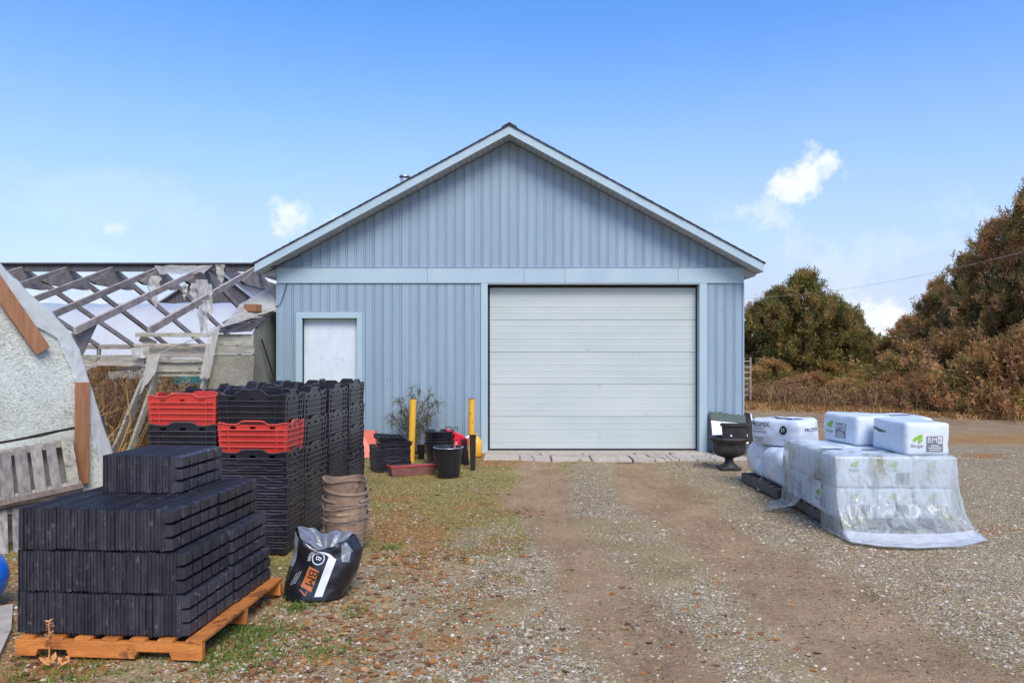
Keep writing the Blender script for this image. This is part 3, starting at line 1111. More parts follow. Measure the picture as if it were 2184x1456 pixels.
# ------------------------------------------------------------------ ruined greenhouse frame
gh = thing('greenhouse_frame', 'ruined timber greenhouse frame of bare grey rafters beside the garage', 'greenhouse', (0, 0, 0))
YE, YR, YB2 = 12.0, 17.0, 22.0
ZR, ZE = 3.74, 2.10
rxs = [(p - 1092) * YR / FPX for p in (545, 433, 338, 241, 145, 48, -48, -150)]
MB().beam((rxs[-1] - .5, YR, ZR), (rxs[0] + 1.3, YR, ZR), .05, .16).build('ridge_beam', M['barn_wood'], gh, bevel=.004)
MB().beam((rxs[-1] - .5, YR - .02, ZR + .105), (rxs[0] + 1.3, YR - .02, ZR + .10), .16, .03).build('ridge_board', M['barn_wood'], gh)
for i, x in enumerate(rxs):
    x += random.uniform(-.02, .02)
    MB().beam((x, YR - .03, ZR - .03), (x, YE, ZE + random.uniform(-.03, .03)), .052, .125).build('rafter', M['grey_wood_y'], gh, bevel=.004)
    MB().beam((x, YR + .03, ZR - .03), (x, YB2, 2.03 + random.uniform(-.03, .03)), .052, .125).build('rafter', M['grey_wood_y'], gh, bevel=.004)
    for sx in (-.034, .034):
        MB().prism([(x + sx - .006, YR - .95, ZR - .40), (x + sx - .006, YR - .7, ZR - .45), (x + sx - .006, YR + .7, ZR - .45), (x + sx - .006, YR + .95, ZR - .40), (x + sx - .006, YR + .15, ZR - .06), (x + sx - .006, YR - .15, ZR - .06)], (.012, 0, 0)).build('gusset', M['grey_wood_y'], gh)
    if i > 0:
        MB().prism([(x - .06, YE - .25, 1.60), (x - .06, YE + .2, 1.60), (x - .06, YE + .75, 2.30), (x - .06, YE + .1, 2.1), (x - .06, YE - .3, 2.0)], (.03, 0, 0)).build('knee_board', M['grey_wood_y'], gh)
        MB().beam((x + .02, YE, 0), (x + .02, YE, 1.57), .09, .09).build('post', M['grey_wood_z'], gh)
    MB().beam((x, YB2, 0), (x, YB2, 2.0), .09, .09).build('post', M['grey_wood_z'], gh)
pz = 1.645
MB().beam((rxs[-1] - 2, YE, pz), (P(312, 0, YE).x, YE, pz), .10, .14).build('eave_beam', M['pale_wood'], gh, bevel=.006)
MB().beam((rxs[-1] - 2, YE - .06, pz - .085), (P(312, 0, YE).x, YE - .06, pz - .075), .02, .06).build('eave_board', M['grey_wood'], gh)
MB().beam((rxs[-1] - 2, YB2, 1.98), (rxs[0] + 1.4, YB2, 1.98), .10, .14).build('eave_beam', M['grey_wood'], gh)
MB().beam(P(250, 786, 12.2), P(300, 784, 12.2), .03, .07).build('lower_rail', M['grey_wood'], gh)
# standing piece of the front wall
for x0, x1, ya, yb, yy, m in ((289, 448, 709, 718, 11.85, 'pale_wood'), (286, 448, 732, 738, 11.80, 'grey_wood'), (306, 448, 740, 763, 11.90, 'grey_wood'),
                              (311, 448, 765, 772, 11.84, 'pale_wood'), (315, 447, 773, 793, 11.90, 'pale_wood'), (322, 440, 795, 802, 11.94, 'pale_wood'),
                              (452, 541, 712, 736, 11.95, 'pale_wood'), (452, 543, 739, 755, 11.92, 'pale_wood')):
    a, b = P(x0, (ya + yb) / 2, yy), P(x1, (ya + yb) / 2 + random.uniform(-1, 1), yy)
    MB().beam(a, b, .03, (yb - ya) * yy / FPX).build('wall_board', M[m], gh, bevel=.004)
MB().beam(P(300, 720, 11.95), P(330, 735, 11.95), .04, .12).build('blocking', M['grey_wood'], gh)
for tp_, bt_, w_ in (((318, 790), (236, 985), .16), ((335, 800), (268, 988), .10), ((440, 800), (398, 985), .12)):
    g0 = G(*bt_)
    MB().beam(P(*tp_, 11.9), (g0.x, g0.y, 0), w_, .05, up=(1, 0, 0), roll=0.25).build('leaning_post', M['pale_wood'], gh, bevel=.005)


def osb_mat(name, base, dark, flake, thr):
    m = bpy.data.materials.new(name)
    m.use_nodes = True
    t = m.node_tree
    n, l = t.nodes.new, t.links.new
    b = t.nodes['Principled BSDF']
    tcn = n('ShaderNodeTexCoord')
    wn = n('ShaderNodeTexNoise')
    wn.inputs['Scale'].default_value = 5
    l(tcn.outputs['Object'], wn.inputs['Vector'])
    ad = n('ShaderNodeVectorMath')
    ad.operation = 'MULTIPLY_ADD'
    l(wn.outputs['Color'], ad.inputs[0])
    ad.inputs[1].default_value = (.12, .12, .12)
    l(tcn.outputs['Object'], ad.inputs[2])
    mpn = n('ShaderNodeMapping')
    mpn.inputs['Scale'].default_value = (1, 1, 2.6)
    l(ad.outputs[0], mpn.inputs[0])
    mp2 = n('ShaderNodeMapping')
    mp2.inputs['Scale'].default_value = (1.0, 1.0, 3.4)
    mp2.inputs['Rotation'].default_value = (.25, .35, 0)
    l(ad.outputs[0], mp2.inputs[0])
    vo = n('ShaderNodeTexNoise')
    vo.inputs['Scale'].default_value = flake * .9
    vo.inputs['Detail'].default_value = 3
    l(mp2.outputs[0], vo.inputs['Vector'])
    vc = n('ShaderNodeTexVoronoi')
    vc.inputs['Scale'].default_value = flake
    l(mpn.outputs[0], vc.inputs['Vector'])
    sp = n('ShaderNodeSeparateColor')
    l(vc.outputs['Color'], sp.inputs[0])
    n1 = n('ShaderNodeTexNoise')
    n1.inputs['Scale'].default_value = 3.0
    n1.inputs['Detail'].default_value = 8
    n1.inputs['Roughness'].default_value = 0.7
    l(tcn.outputs['Object'], n1.inputs['Vector'])
    mx = n('ShaderNodeMix')
    mx.data_type = 'RGBA'
    mx.inputs['A'].default_value = (*[c * .82 for c in base], 1)
    mx.inputs['B'].default_value = (*base, 1)
    l(sp.outputs[0], mx.inputs['Factor'])
    # dark chips where the paint is off: along some flake edges, more of them in patches
    e = n('ShaderNodeMapRange')
    e.inputs['From Min'].default_value = 0.56
    e.inputs['From Max'].default_value = 0.64
    l(vo.outputs['Fac'], e.inputs['Value'])
    pt = n('ShaderNodeMapRange')
    pt.inputs['From Min'].default_value = thr
    pt.inputs['From Max'].default_value = thr + .2
    l(n1.outputs['Fac'], pt.inputs['Value'])
    ml = n('ShaderNodeMath')
    ml.operation = 'MULTIPLY'
    l(e.outputs[0], ml.inputs[0])
    l(pt.outputs[0], ml.inputs[1])
    m2 = n('ShaderNodeMix')
    m2.data_type = 'RGBA'
    l(ml.outputs[0], m2.inputs['Factor'])
    l(mx.outputs['Result'], m2.inputs['A'])
    m2.inputs['B'].default_value = (*dark, 1)
    # big faint stains
    n4 = n('ShaderNodeTexNoise')
    n4.inputs['Scale'].default_value = 1.7
    n4.inputs['Detail'].default_value = 7
    l(tcn.outputs['Object'], n4.inputs['Vector'])
    r4 = n('ShaderNodeMapRange')
    r4.inputs['From Min'].default_value = .46
    r4.inputs['From Max'].default_value = .66
    r4.inputs['To Max'].default_value = .75
    l(n4.outputs['Fac'], r4.inputs['Value'])
    m5 = n('ShaderNodeMix')
    m5.data_type = 'RGBA'
    l(r4.outputs[0], m5.inputs['Factor'])
    l(m2.outputs['Result'], m5.inputs['A'])
    m5.inputs['B'].default_value = (base[0] * .62, base[1] * .60, base[2] * .50, 1)
    l(m5.outputs['Result'], b.inputs['Base Color'])
    b.inputs['Roughness'].default_value = .75
    bp = n('ShaderNodeBump')
    bp.inputs['Distance'].default_value = .0035
    bp.inputs['Strength'].default_value = 1
    hm = n('ShaderNodeMath')
    hm.operation = 'SUBTRACT'
    l(sp.outputs[1], hm.inputs[0])
    l(e.outputs[0], hm.inputs[1])
    l(hm.outputs[0], bp.inputs['Height'])
    l(bp.outputs[0], b.inputs['Normal'])
    return m


M['osb'] = osb_mat('flaking_white_chipboard', (0.70, 0.74, 0.65), (0.20, 0.20, 0.17), 42, 0.45)
M['osb_grey'] = osb_mat('grey_chipboard', (0.28, 0.265, 0.205), (0.08, 0.07, 0.055), 30, 0.50)
a, b, c, d = P(451, 756, 11.93), P(543, 756, 11.93), P(528, 985, 11.75), P(434, 985, 11.75)
MB().prism([a, b, c, d], (0, .03, 0)).build('chipboard_panel', M['osb_grey'], gh)
xe = P(543, 0, 12.0).x
MB().prism([(xe, 11.98, 0), (xe, 12.0, 2.08), (xe - .06, 12.86, 2.50), (xe - .06, 13.4, 2.50), (xe - .06, 13.4, 0)], (-.03, 0, 0)).build('end_panel', M['osb_grey'], gh)
MB().tube([(xe + .03, 12.25, 1.98), (xe + .05, 12.9, 1.25)], .016, 6).build('stick', M['cable'], gh)
# shingled strip over the wall
s0, s1, s2, s3 = P(449, 711, 11.85), P(536, 707, 11.85), P(592, 662, 13.0), P(505, 668, 13.0)
for i in range(5):
    f0, f1 = i / 5, (i + 1.2) / 5
    lift = Vector((0, 0, .012 * (i + 1)))
    for k in range(5):
        ua, ub = k / 5 + .004 + (.1 if i % 2 else 0), (k + 1) / 5 - .004 + (.1 if i % 2 else 0)
        ub = min(ub, 1.0)
        q = []
        for u, f in ((ua, f0), (ub, f0), (ub, f1), (ua, f1)):
            q.append((s0.lerp(s1, u)).lerp(s3.lerp(s2, u), min(f, 1)) + lift * (1 - .6 * (f > f0)) + Vector((0, 0, random.uniform(-.006, .006))))
        MB().prism(q, (0, 0, -.012)).build('shingle', M['shingle'], gh)
MB().beam(P(526, 657, 12.6), P(552, 657, 12.5), .16, .13).build('wood_block', M['brown_wood'], gh, bevel=.01)


def drape(name, c00, c10, c11, c01, nu, nv, amp, freq, parent, mat, rag=0.0, seed=0.0, sag=0.0):
    """film hung between four corners; ragged lower edge, folds"""
    c00, c10, c11, c01 = map(Vector, (c00, c10, c11, c01))

    def fn(u, v):
        vv = v
        if rag:
            vv = v * (1 - rag * (0.5 + 0.5 * noise.noise(Vector((u * 5 + seed, seed, 0)))) - rag * .5 * max(0, noise.noise(Vector((u * 13 + seed, 3, 0)))))
        p = c00.lerp(c10, u).lerp(c01.lerp(c11, u), vv)
        k = noise.noise(Vector((u * freq + seed, vv * freq * .3, seed))) + .5 * noise.noise(Vector((u * freq * 2.3, vv * freq * .7, seed + 5)))
        return p + Vector((.35, -1, .3)) * (amp * k) + Vector((0, 0, -sag * math.sin(math.pi * u)))
    return MB().grid(nu, nv, fn).build(name, mat, parent, smooth='all')


FO = M['film_old']
drape('torn_film', P(512, 648, 12.7), P(600, 598, 13.6), P(592, 660, 12.9), P(470, 700, 11.75), 16, 12, .05, 4, gh, FO, 0, 1)
drape('torn_film', P(448, 700, 11.78), P(470, 694, 11.8), P(445, 815, 11.75), P(424, 815, 11.75), 8, 20, .03, 4, gh, FO, .15, 2)
drape('torn_film', P(448, 704, 11.76), P(462, 708, 11.76), P(335, 752, 11.74), P(318, 766, 11.74), 8, 16, .03, 4, gh, FO, 0, 3, 0)
drape('torn_film', P(316, 757, 11.74), P(342, 755, 11.74), P(330, 800, 11.7), P(296, 850, 11.7), 10, 14, .03, 5, gh, FO, .2, 4)
drape('torn_film', P(278, 742, 11.8), P(318, 738, 11.8), P(320, 765, 11.8), P(284, 768, 11.8), 10, 8, .04, 5, gh, FO, .2, 9)
drape('torn_film', P(330, 566, 16.9), P(455, 566, 16.9), P(425, 590, 16.2), P(345, 592, 16.2), 16, 8, .06, 5, gh, FO, .5, 5)


def rag(px, py, wd, Yd, ln, seed):
    """a torn strip hanging from the frame: tapering, twisted, with frayed edges"""
    def fn(u, v):
        sway = 9 * noise.noise(Vector((v * 2.2 + seed, seed, 1))) * v
        w_ = wd * (1 - .8 * v ** 1.5) * (.65 + .7 * noise.noise(Vector((v * 5 + seed, 2, seed)))) + 2
        fray = 3 * noise.noise(Vector((v * 14, (u > .5) * 7 + seed, 4)))
        q = P(px + sway + (u - .5) * w_ + (fray if u in (0, 1) else 0), py + ln * v * (1 - .25 * abs(u - .4)), Yd)
        q.y += .06 * noise.noise(Vector((u * 3 + seed, v * 4, 5)))
        return q
    MB().grid(6, 26, fn).build('torn_film', FO, gh, smooth='all')


for i, a in enumerate(((430, 596, 34, 14.3, 120), (447, 606, 16, 14.3, 70), (412, 604, 14, 15, 62), (331, 588, 30, 15.6, 74), (322, 590, 12, 15.6, 40), (470, 564, 22, 16.9, 62), (395, 606, 16, 15.2, 34), (440, 640, 20, 13.6, 74))):
    rag(*a, 11 + i * 3.3)

MB().box(P(366, 0, 16).x, P(428, 0, 16).x, 16, 16.04, P(0, 820, 16).z, P(0, 801, 16).z).build('panel', M['teal'], None)
tb = bpy.data.objects['panel']
tb.name = 'teal_board'
tag(tb, 'teal board on a thin stake standing in the weeds behind the greenhouse door frame', 'board')
MB().beam(P(398, 812, 16.06), (P(398, 0, 16).x, 16.06, 0), .03, .03).build('stake', M['grey_wood_z'], tb)
wbd = thing('pale_board', 'pale weathered board lying behind the weeds under the eave beam', 'board', (0, 0, 0))
MB().beam(P(232, 800, 15.5), P(318, 797, 15.5), .03, .16).build('board', M['pale_wood'], wbd)
for px in (245, 305):
    q = P(px, 800, 15.54)
    MB().beam((q.x, q.y + .04, 0), (q.x, q.y + .04, q.z), .05, .04).build('stake', M['grey_wood_z'], wbd)

# ------------------------------------------------------------------ near greenhouse end wall (flaking chipboard)
WA, WE = Vector((-4.62, 6.6)), Vector((.618, .786))
WN = Vector((.786, -.618, 0))                # towards the camera


def Wp(px, py, off=0.0):
    t = (px - 1092) / FPX
    A = WA + Vector((WN.x, WN.y)) * off
    s = (A.y * t - A.x) / (WE.x - WE.y * t)
    Yq = A.y + WE.y * s
    return P(px, py, Yq)


ew = thing('greenhouse_end_wall', 'flaking white chipboard end wall of a greenhouse edged with plastic sheet', 'wall', (0, 0, 0))
edge = [(-330, 330), (-200, 400), (-90, 475), (0, 562), (58, 622), (112, 668), (147, 706), (170, 745), (183, 790), (198, 835), (215, 890), (236, 950)]
low = Wp(262, 1130)
up_poly = [Wp(x, y) for x, y in edge if y < 906] + [Wp(217, 899), Wp(150, 911), Wp(95, 922), Wp(40, 934), Wp(0, 941), Wp(-340, 1010)]
MB().prism(up_poly, -WN * .018).build('chipboard_panel', M['osb'], ew)
bl_ = Wp(-340, 1016)
lo_poly = [Wp(-340, 1018), Wp(0, 947), Wp(45, 939), Wp(92, 931), Wp(130, 921), Wp(180, 912), Wp(218, 905), Wp(236, 950), (low.x, low.y, 0), (bl_.x, bl_.y, 0)]
MB().prism(lo_poly, -WN * .018).build('chipboard_panel', M['osb'], ew)
ft = [Wp(-340, 1000, -.025), Wp(222, 885, -.025), (low.x - .02, low.y, .03), (bl_.x, bl_.y, .03)]
MB().prism(ft, -WN * .03).build('backing_board', M['bark'], ew)
MB().beam(Wp(-45, 552, .052), Wp(92, 748, .052), .025, .135, up=WE.to_3d().cross(Vector((0, 0, 1))), roll=math.pi / 2).build('plank', M['brown_wood'], ew, bevel=.003)
MB().beam(Wp(176, 815, .052), Wp(174, 1031, .052), .025, .128, up=WE.to_3d().cross(Vector((0, 0, 1))), roll=math.pi / 2).build('plank', M['brown_wood'], ew, bevel=.003)
# film folded over the edge and stapled to the face, running back over the hoops
ed = edge + [(252, 1000), (268, 1120)]
EP = [Wp(x, y, .012) for x, y in ed]
inn = [Wp(x - k, y + k * .55, .016) for (x, y), k in zip(ed, (60, 60, 60, 58, 50, 36, 30, 30, 26, 22, 26, 30, 32, 30))]


def filmf(u, v):
    f = u * (len(EP) - 1)
    i = min(int(f), len(EP) - 2)
    t = f - i
    a, b = EP[i].lerp(EP[i + 1], t), inn[i].lerp(inn[i + 1], t)
    k = noise.noise(Vector((u * 22, v * 4, 3))) * .045 + noise.noise(Vector((u * 50 + v * 9, v * 7, 8))) * .022
    if v < .5:
        vv = v * 2
        wob = 1 + .25 * noise.noise(Vector((u * 14, 0, 1)))
        return b.lerp(a, min(1, (1 - wob) + vv * wob)) + WN * (.012 + abs(k) * .45 * (1.2 - vv))
    return a - WN * ((v - .5) * 2) ** 1.5 * 2.4 + Vector((0, 0, k))


MB().grid(120, 33, filmf).build('edge_film', M['film_milky'], ew, smooth='all')

# weathered pallets leaning on that wall
def lean_panel(label, t0, t1, b1, b0, nbrd, off_t, off_b, skip=()):
    r = thing('leaning_pallet', label, 'pallet', (0, 0, 0))
    a, b = Wp(*t0, off_t), Wp(*t1, off_t)
    d, c = Wp(*b0, off_b), Wp(*b1, off_b)
    nn = (b - a).cross(d - a).normalized()
    if nn.dot(WN) < 0:
        nn = -nn
    for i in range(nbrd):
        u0, u1 = (i + .06) / nbrd, (i + random.uniform(.66, .9)) / nbrd
        p0, p1 = a.lerp(b, (u0 + u1) / 2), d.lerp(c, (u0 + u1) / 2)
        if i == nbrd - 1:
            p0 = a.lerp(b, (u0 + u1) / 2) + Vector((0, 0, .04))
        MB().beam(p0, p1, (b - a).length * (u1 - u0), .018, up=nn).build('board', M['pale_wood' if i == nbrd - 1 else 'grey_wood_z'], r, bevel=.003)
    for f, e in ((.02, .07), (.97, .10)):
        MB().beam(a.lerp(d, f) - nn * .05, b.lerp(c, f) - nn * .05, e, .075, up=nn).build('rail', M['grey_wood'], r, bevel=.004)
    MB().beam(a.lerp(d, .995) + nn * .012, b.lerp(c, .995) + nn * .012, .05, .03, up=nn).build('edge_rail', M['pallet_old'], r, bevel=.003)
    return r


lean_panel('grey weathered pallet leaning on the white chipboard wall above the other pallet', (-120, 985), (158, 938), (176, 1036), (-120, 1100), 8, .12, .26)
lean_panel('low weathered pallet at the left edge under the leaning grey pallet', (-120, 1108), (150, 1062), (160, 1200), (-120, 1290), 8, .20, .50)

# blue ball at the left edge
bc = P(-57, 1233, 4.9)
r_ = .203
bb = MB().lathe([(r_ * math.sin(math.pi * i / 24), bc.z - r_ * math.cos(math.pi * i / 24)) for i in range(25)], 48, bc.x, bc.y).build('blue_ball', M['blue_pl'], None, smooth='all')
tag(bb, 'bright blue ball at the left edge beside the black tray stack', 'ball')
MB().lathe([(r_ * math.sin(math.pi / 2 + dz) + .002, bc.z + r_ * math.sin(dz) * 1) for dz in (-.02, -.01, .01, .02)], 48, bc.x, bc.y).build('seam', M['blue_pl'], bb)
cs = MB().add([G(-60, 1300) + Vector((0, 0, .006)), G(28, 1290) + Vector((0, 0, .012)), G(24, 1345) + Vector((0, 0, .016)), G(-5, 1408) + Vector((0, 0, .012)), G(-120, 1420) + Vector((0, 0, .006))], [(0, 1, 2, 3, 4)])
cs.prism([Vector(v) - Vector((0, 0, .002)) for v in cs.v[:5]], (0, 0, -.05))
cs = cs.build('concrete_slab', M['concrete'])
tag(cs, 'pale concrete slab in the ground left of the orange pallet', 'slab')

# ------------------------------------------------------------------ pallet of black trays
TR = -0.072
tp = thing('wooden_pallet', 'bright orange wooden pallet under the stack of black trays', 'pallet', (-2.80, 4.12, 0), TR)
PW, PD = 1.09, 1.15
MBn = M['pallet_wood']


def stringer(y):
    z0, z1 = .008, .100
    pts = [(0, z0), (.12, z0), (.135, z0 + .04), (.30, z0 + .04), (.315, z0), (.70, z0), (.715, z0 + .04), (.90, z0 + .04), (.915, z0), (PW, z0), (PW, z1), (0, z1)]
    MB().prism([(x, y, z) for x, z in pts], (0, .038, 0)).build('stringer', MBn, tp, bevel=.003)


for y in (0, PD / 2 - .02, PD - .038):
    stringer(y)
for x in (.02, .19, .35, .51, .67, .83):
    MB().box(x, x + .09, .001, PD - .001, .1005, .118).build('deck_board', MBn, tp, bevel=.002)
MB().box(PW - .095, PW, -.002, PD + .01, .1005, .122).build('deck_board', MBn, tp, bevel=.003)
MB().box(PW - .19, PW - .12, .25, PD + .03, .1005, .120).build('deck_board', MBn, tp, bevel=.003)

TL, THh, TT = .553, .233, .0203
tm = MB()
ch = .004
pts = [(0, .002), (.002, 0), (TT - .002, 0), (TT, .002)]
prof = [(x, y) for x, y in pts] + [(x, TL - y) for x, y in reversed(pts)]
tm.box(0, .0055, 0, TL, 0, THh)
tm.box(.0055, TT, .007, TL - .007, .004, THh - .006)
tray_me = tm.mesh('plug_tray', M['tray_pl'])
te = MB()
te.box(0, .0055, 0, TL, 0, THh)
te.box(.0055, TT, .004, TL - .004, .003, THh - .004)
for r in range(3):
    for q in range(5):
        cy, cz = (q + .5) * TL / 5, (r + .5) * THh / 3
        hy, hz = TL / 10 - .008, THh / 6 - .006
        v = []
        for xx, k in ((TT - .002, 1.0), (TT + .040, .93), (TT + .046, .85)):
            v += [(xx, cy - hy * k, cz - hz * k), (xx, cy + hy * k, cz - hz * k), (xx, cy + hy * k, cz + hz * k), (xx, cy - hy * k, cz + hz * k)]
        te.add(v, [(i + a_, i + (a_ + 1) % 4, i + 4 + (a_ + 1) % 4, i + 4 + a_) for i in (0, 4) for a_ in range(4)] + [(8, 9, 10, 11)])
tray_end_me = te.mesh('plug_tray_end', M['tray_pl'])
rows = []
for ti, (z, xa, xb, nm) in enumerate(((.124, 0.0, .965, 'bottom'), (.361, -.005, .935, 'second'), (.598, 0.005, .865, 'third'))):
    for ri in range(2):
        rows.append((z, xa + .012 * ri, xb + .012 * ri, .025 + ri * .562, nm + ' tier', 'front' if ri == 0 else 'rear'))
rows.append((.835, .185, .665, .50, 'top tier', 'only'))
cA, sA = math.cos(TR), math.sin(TR)
for z, xa, xb, yy, tn, rn in rows:
    n = int((xb - xa) / .0212)
    run = 0
    jy = 0
    for i in range(n):
        last = i == n - 1
        if run <= 0:
            run = random.randint(2, 7)
            jy = random.uniform(-.006, .004)
            jz = random.choice((0, 0, .003, .006))
        run -= 1
        x = xa + i * (xb - xa - .03) / (n - 1)
        y = yy + jy + random.uniform(-.0015, .0015)
        if last:
            y = yy
        o = link('plug_tray', tray_end_me if last else tray_me)
        o.location = (-2.80 + x * cA - y * sA, 4.12 + x * sA + y * cA, z + jz * (0 if last else 1))
        o.rotation_euler = (0, random.uniform(-.006, .006), TR + random.uniform(-.006, .006))
        o.scale = (1 if last else random.uniform(.97, 1.08), 1, 1 if last else random.uniform(.985, 1.0))
        row_txt = 'the ' + tn if rn == 'only' else tn + ', ' + rn + ' row'
        if last:
            lb = 'black plug tray showing square cells, right end of ' + row_txt
        else:
            lb = 'black tray on edge, ' + ordinal(i + 1) + ' from left, ' + row_txt
        tag(o, lb, 'plant tray', 'black trays packed on edge on the orange pallet')

# ------------------------------------------------------------------ crates
def crate_mesh(name, mat, W=.60, D=.40, H=.25, hump=.03):
    mb = MB()
    taper = .045

    def side(length, other, along_x, hp):
        ns = int(length / .0165)
        n = 24
        for sgn in (-1, 1):
            o0, o1 = sgn * (other / 2 - .006), sgn * (other / 2 - .001)
            o2 = sgn * (other / 2 + .007)

            def bx(a0, a1, b0, b1, z0, z1):
                b0, b1 = min(b0, b1), max(b0, b1)
                if along_x:
                    mb.box(a0, a1, b0, b1, z0, z1)
                else:
                    mb.box(b0, b1, a0, a1, z0, z1)
            hl = length / 2
            for k in range(ns):
                a = -hl + (k + .5) * length / ns
                bx(a - .0062, a + .0062, o0, o1, .012, H - .045)
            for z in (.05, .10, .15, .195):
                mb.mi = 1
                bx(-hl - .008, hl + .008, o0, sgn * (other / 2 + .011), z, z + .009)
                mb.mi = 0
            bx(-hl, hl, o0, o2, 0, .014)
            for k in (-.36, .36):
                bx(length * k - .008, length * k + .008, o0, sgn * (other / 2 + .006), .012, H - .04)
            # top band following a wavy rim, with slots
            slots = (-.28, 0, .28)
            for k in range(n):
                a0, a1 = -hl + length * k / n, -hl + length * (k + 1) / n
                u = ((a0 + a1) / 2) / length
                zt = []
                for a in (a0, a1):
                    t = abs(a / length)
                    f = 1 if t < .13 else (0 if t > .24 else .5 + .5 * math.cos(math.pi * (t - .13) / .11))
                    e = 0 if t < .36 else min(1, (t - .36) / .1)
                    zt.append(H + hp * f + .012 * e)
                zb = H - .05
                slot = any(abs(u - s) < .035 for s in slots)
                lo = H - .022 if slot else zb
                vs = []
                for a, z in ((a0, zt[0]), (a1, zt[1])):
                    for b_ in (o0, o1):
                        for zz in (lo, z):
                            vs.append((a, b_, zz) if along_x else (b_, a, zz))
                mb.add(vs, [(0, 1, 5, 4), (2, 6, 7, 3), (1, 3, 7, 5), (0, 4, 6, 2), (0, 2, 3, 1), (4, 5, 7, 6)])
                vs = []
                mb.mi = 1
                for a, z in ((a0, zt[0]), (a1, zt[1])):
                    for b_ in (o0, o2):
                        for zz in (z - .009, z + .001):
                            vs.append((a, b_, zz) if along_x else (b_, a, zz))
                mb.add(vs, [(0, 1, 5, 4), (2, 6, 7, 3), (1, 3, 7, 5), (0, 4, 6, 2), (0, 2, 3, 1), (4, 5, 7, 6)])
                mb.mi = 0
    side(W, D, True, hump)
    side(D, W, False, hump * .9)
    for sx in (-1, 1):
        for sy in (-1, 1):
            x, y = sx * (W / 2 - .006), sy * (D / 2 - .006)
            mb.box(x - .013, x + .013, y - .013, y + .013, 0, H - .004)
    for k in range(12):
        x = -W / 2 + (k + .5) * W / 12
        mb.box(x - .016, x + .016, -D / 2 + .01, D / 2 - .01, .002, .008)
    for k in range(7):
        y = -D / 2 + (k + .5) * D / 7
        mb.box(-W / 2 + .01, W / 2 - .01, y - .012, y + .012, .003, .009)
    mb.v = [(x * (1 - taper * (1 - min(1, z / H))), y * (1 - taper * 1.3 * (1 - min(1, z / H))), z) for x, y, z in mb.v]
    return mb.mesh(name, mat)


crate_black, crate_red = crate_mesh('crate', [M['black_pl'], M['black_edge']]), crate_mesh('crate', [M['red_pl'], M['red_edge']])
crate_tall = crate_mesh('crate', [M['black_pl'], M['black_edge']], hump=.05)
CO = Vector((-1.925, 6.24))
cc, ss = math.cos(TR), math.sin(TR)
WORDS = ['top', 'second', 'third', 'fourth', 'fifth', 'sixth', 'seventh', 'eighth', 'ninth', 'tenth', 'eleventh', 'twelfth', 'thirteenth']


def crate_stack(lx, ly, turned, where, reds=(), top=1.36, full=3):
    z = top - .25
    k = 0
    while z > -.005:
        red = k in reds
        o = link('crate', crate_red if red else (crate_tall if k == 0 else crate_black))
        jx, jy = random.uniform(-.006, .006), random.uniform(-.006, .006)
        o.location = (CO.x + (lx + jx) * cc - (ly + jy) * ss, CO.y + (lx + jx) * ss + (ly + jy) * cc, z)
        o.rotation_euler = (0, 0, TR + (math.pi / 2 if turned else 0) + random.uniform(-.012, .012))
        colr = 'red' if red else 'black'
        nth = 'topmost' if k == 0 else WORDS[k] + ' from the top'
        tag(o, colr + ' slatted crate, ' + nth + ' in ' + where, 'crate', 'stacked plastic crates by the garage')
        k += 1
        z -= .247 if k < full else .074
        if z < -.005 and z > -.06:
            z = .0


crate_stack(-.30, .20, False, 'the near stack beside the black bag', reds=(1,))
crate_stack(-.915, .19, False, 'the near stack topped by the red crate', reds=(0,), top=1.345)
for r, nm in enumerate(('second row', 'third row', 'rear row')):
    for c, (lx, cn) in enumerate(((-.20, 'right'), (-.615, 'middle'), (-1.03, 'left'))):
        crate_stack(lx, .43 + .31 + r * .68, True, 'the ' + cn + ' stack of the ' + nm, top=1.36 + random.uniform(-.012, .012) + (.02 if r == 2 and c == 0 else 0), full=random.choice((3, 4)) if c == 0 else 3)

# ------------------------------------------------------------------ open black soil bag
BG = Vector((0, 5.22, 0))
BPX = FPX / 5.12


def bag_cx(v):
    return (664 + 30 * math.sin(min(v, 1) * 1.9) - 8 * v, (66 + 18 * math.sin(v * 2.6) - 14 * v))


def bag_surf(th, v, off=0.0):
    """point of the bag's skin: angle th (-90 deg faces the camera), v from ground to mouth"""
    cx, hw = bag_cx(v)
    c, s = math.cos(th), math.sin(th)
    e = .8
    ux, uy = math.copysign(abs(c) ** e, c), math.copysign(abs(s) ** e, s)
    hx = hw / BPX + off
    hy = (.17 - .05 * v) + off
    n1 = noise.noise(Vector((c * 1.6, s * 1.6, v * 2.6))) * .028 + noise.noise(Vector((c * 4, s * 4, v * 5 + 3))) * .012
    n1 *= .35 + .65 * v
    x = (cx - 1092) / BPX + ux * (hx + n1)
    y = BG.y + uy * (hy + n1) + .05 * v
    z = v * .395 + .010 * (v > 0)
    if v > .75:                              # ragged mouth: high left corner, dip in the middle
        k = (v - .75) / .25
        z += k * (.055 * max(0, -c) ** 2 - .07 * max(0, -s) * (1 - abs(c)) + .02 * noise.noise(Vector((c * 3, s * 3, 9))))
    return Vector((x, y, z))


bag = MB()
bag.grid(56, 26, lambda u, v: bag_surf(2 * math.pi * u, v), closed=True)
bag.add([bag_surf(2 * math.pi * i / 56, 0) for i in range(56)], [tuple(range(56))])
bag = bag.build('soil_bag', M['bag_black'], None, smooth='all')
tag(bag, 'crumpled open black potting soil bag slumped between the trays and the beige buckets', 'bag')


def inner(u, v):
    p = bag_surf(2 * math.pi * u, 1.0, -.004)
    c = bag_surf(0, .8).lerp(bag_surf(math.pi, .8), .5)
    q = p.lerp(c, .9 * v ** .7)
    q.z = p.z - .15 * v ** .8 + .03 * noise.noise(Vector((p.x * 12, p.y * 12, v * 4)))
    return q


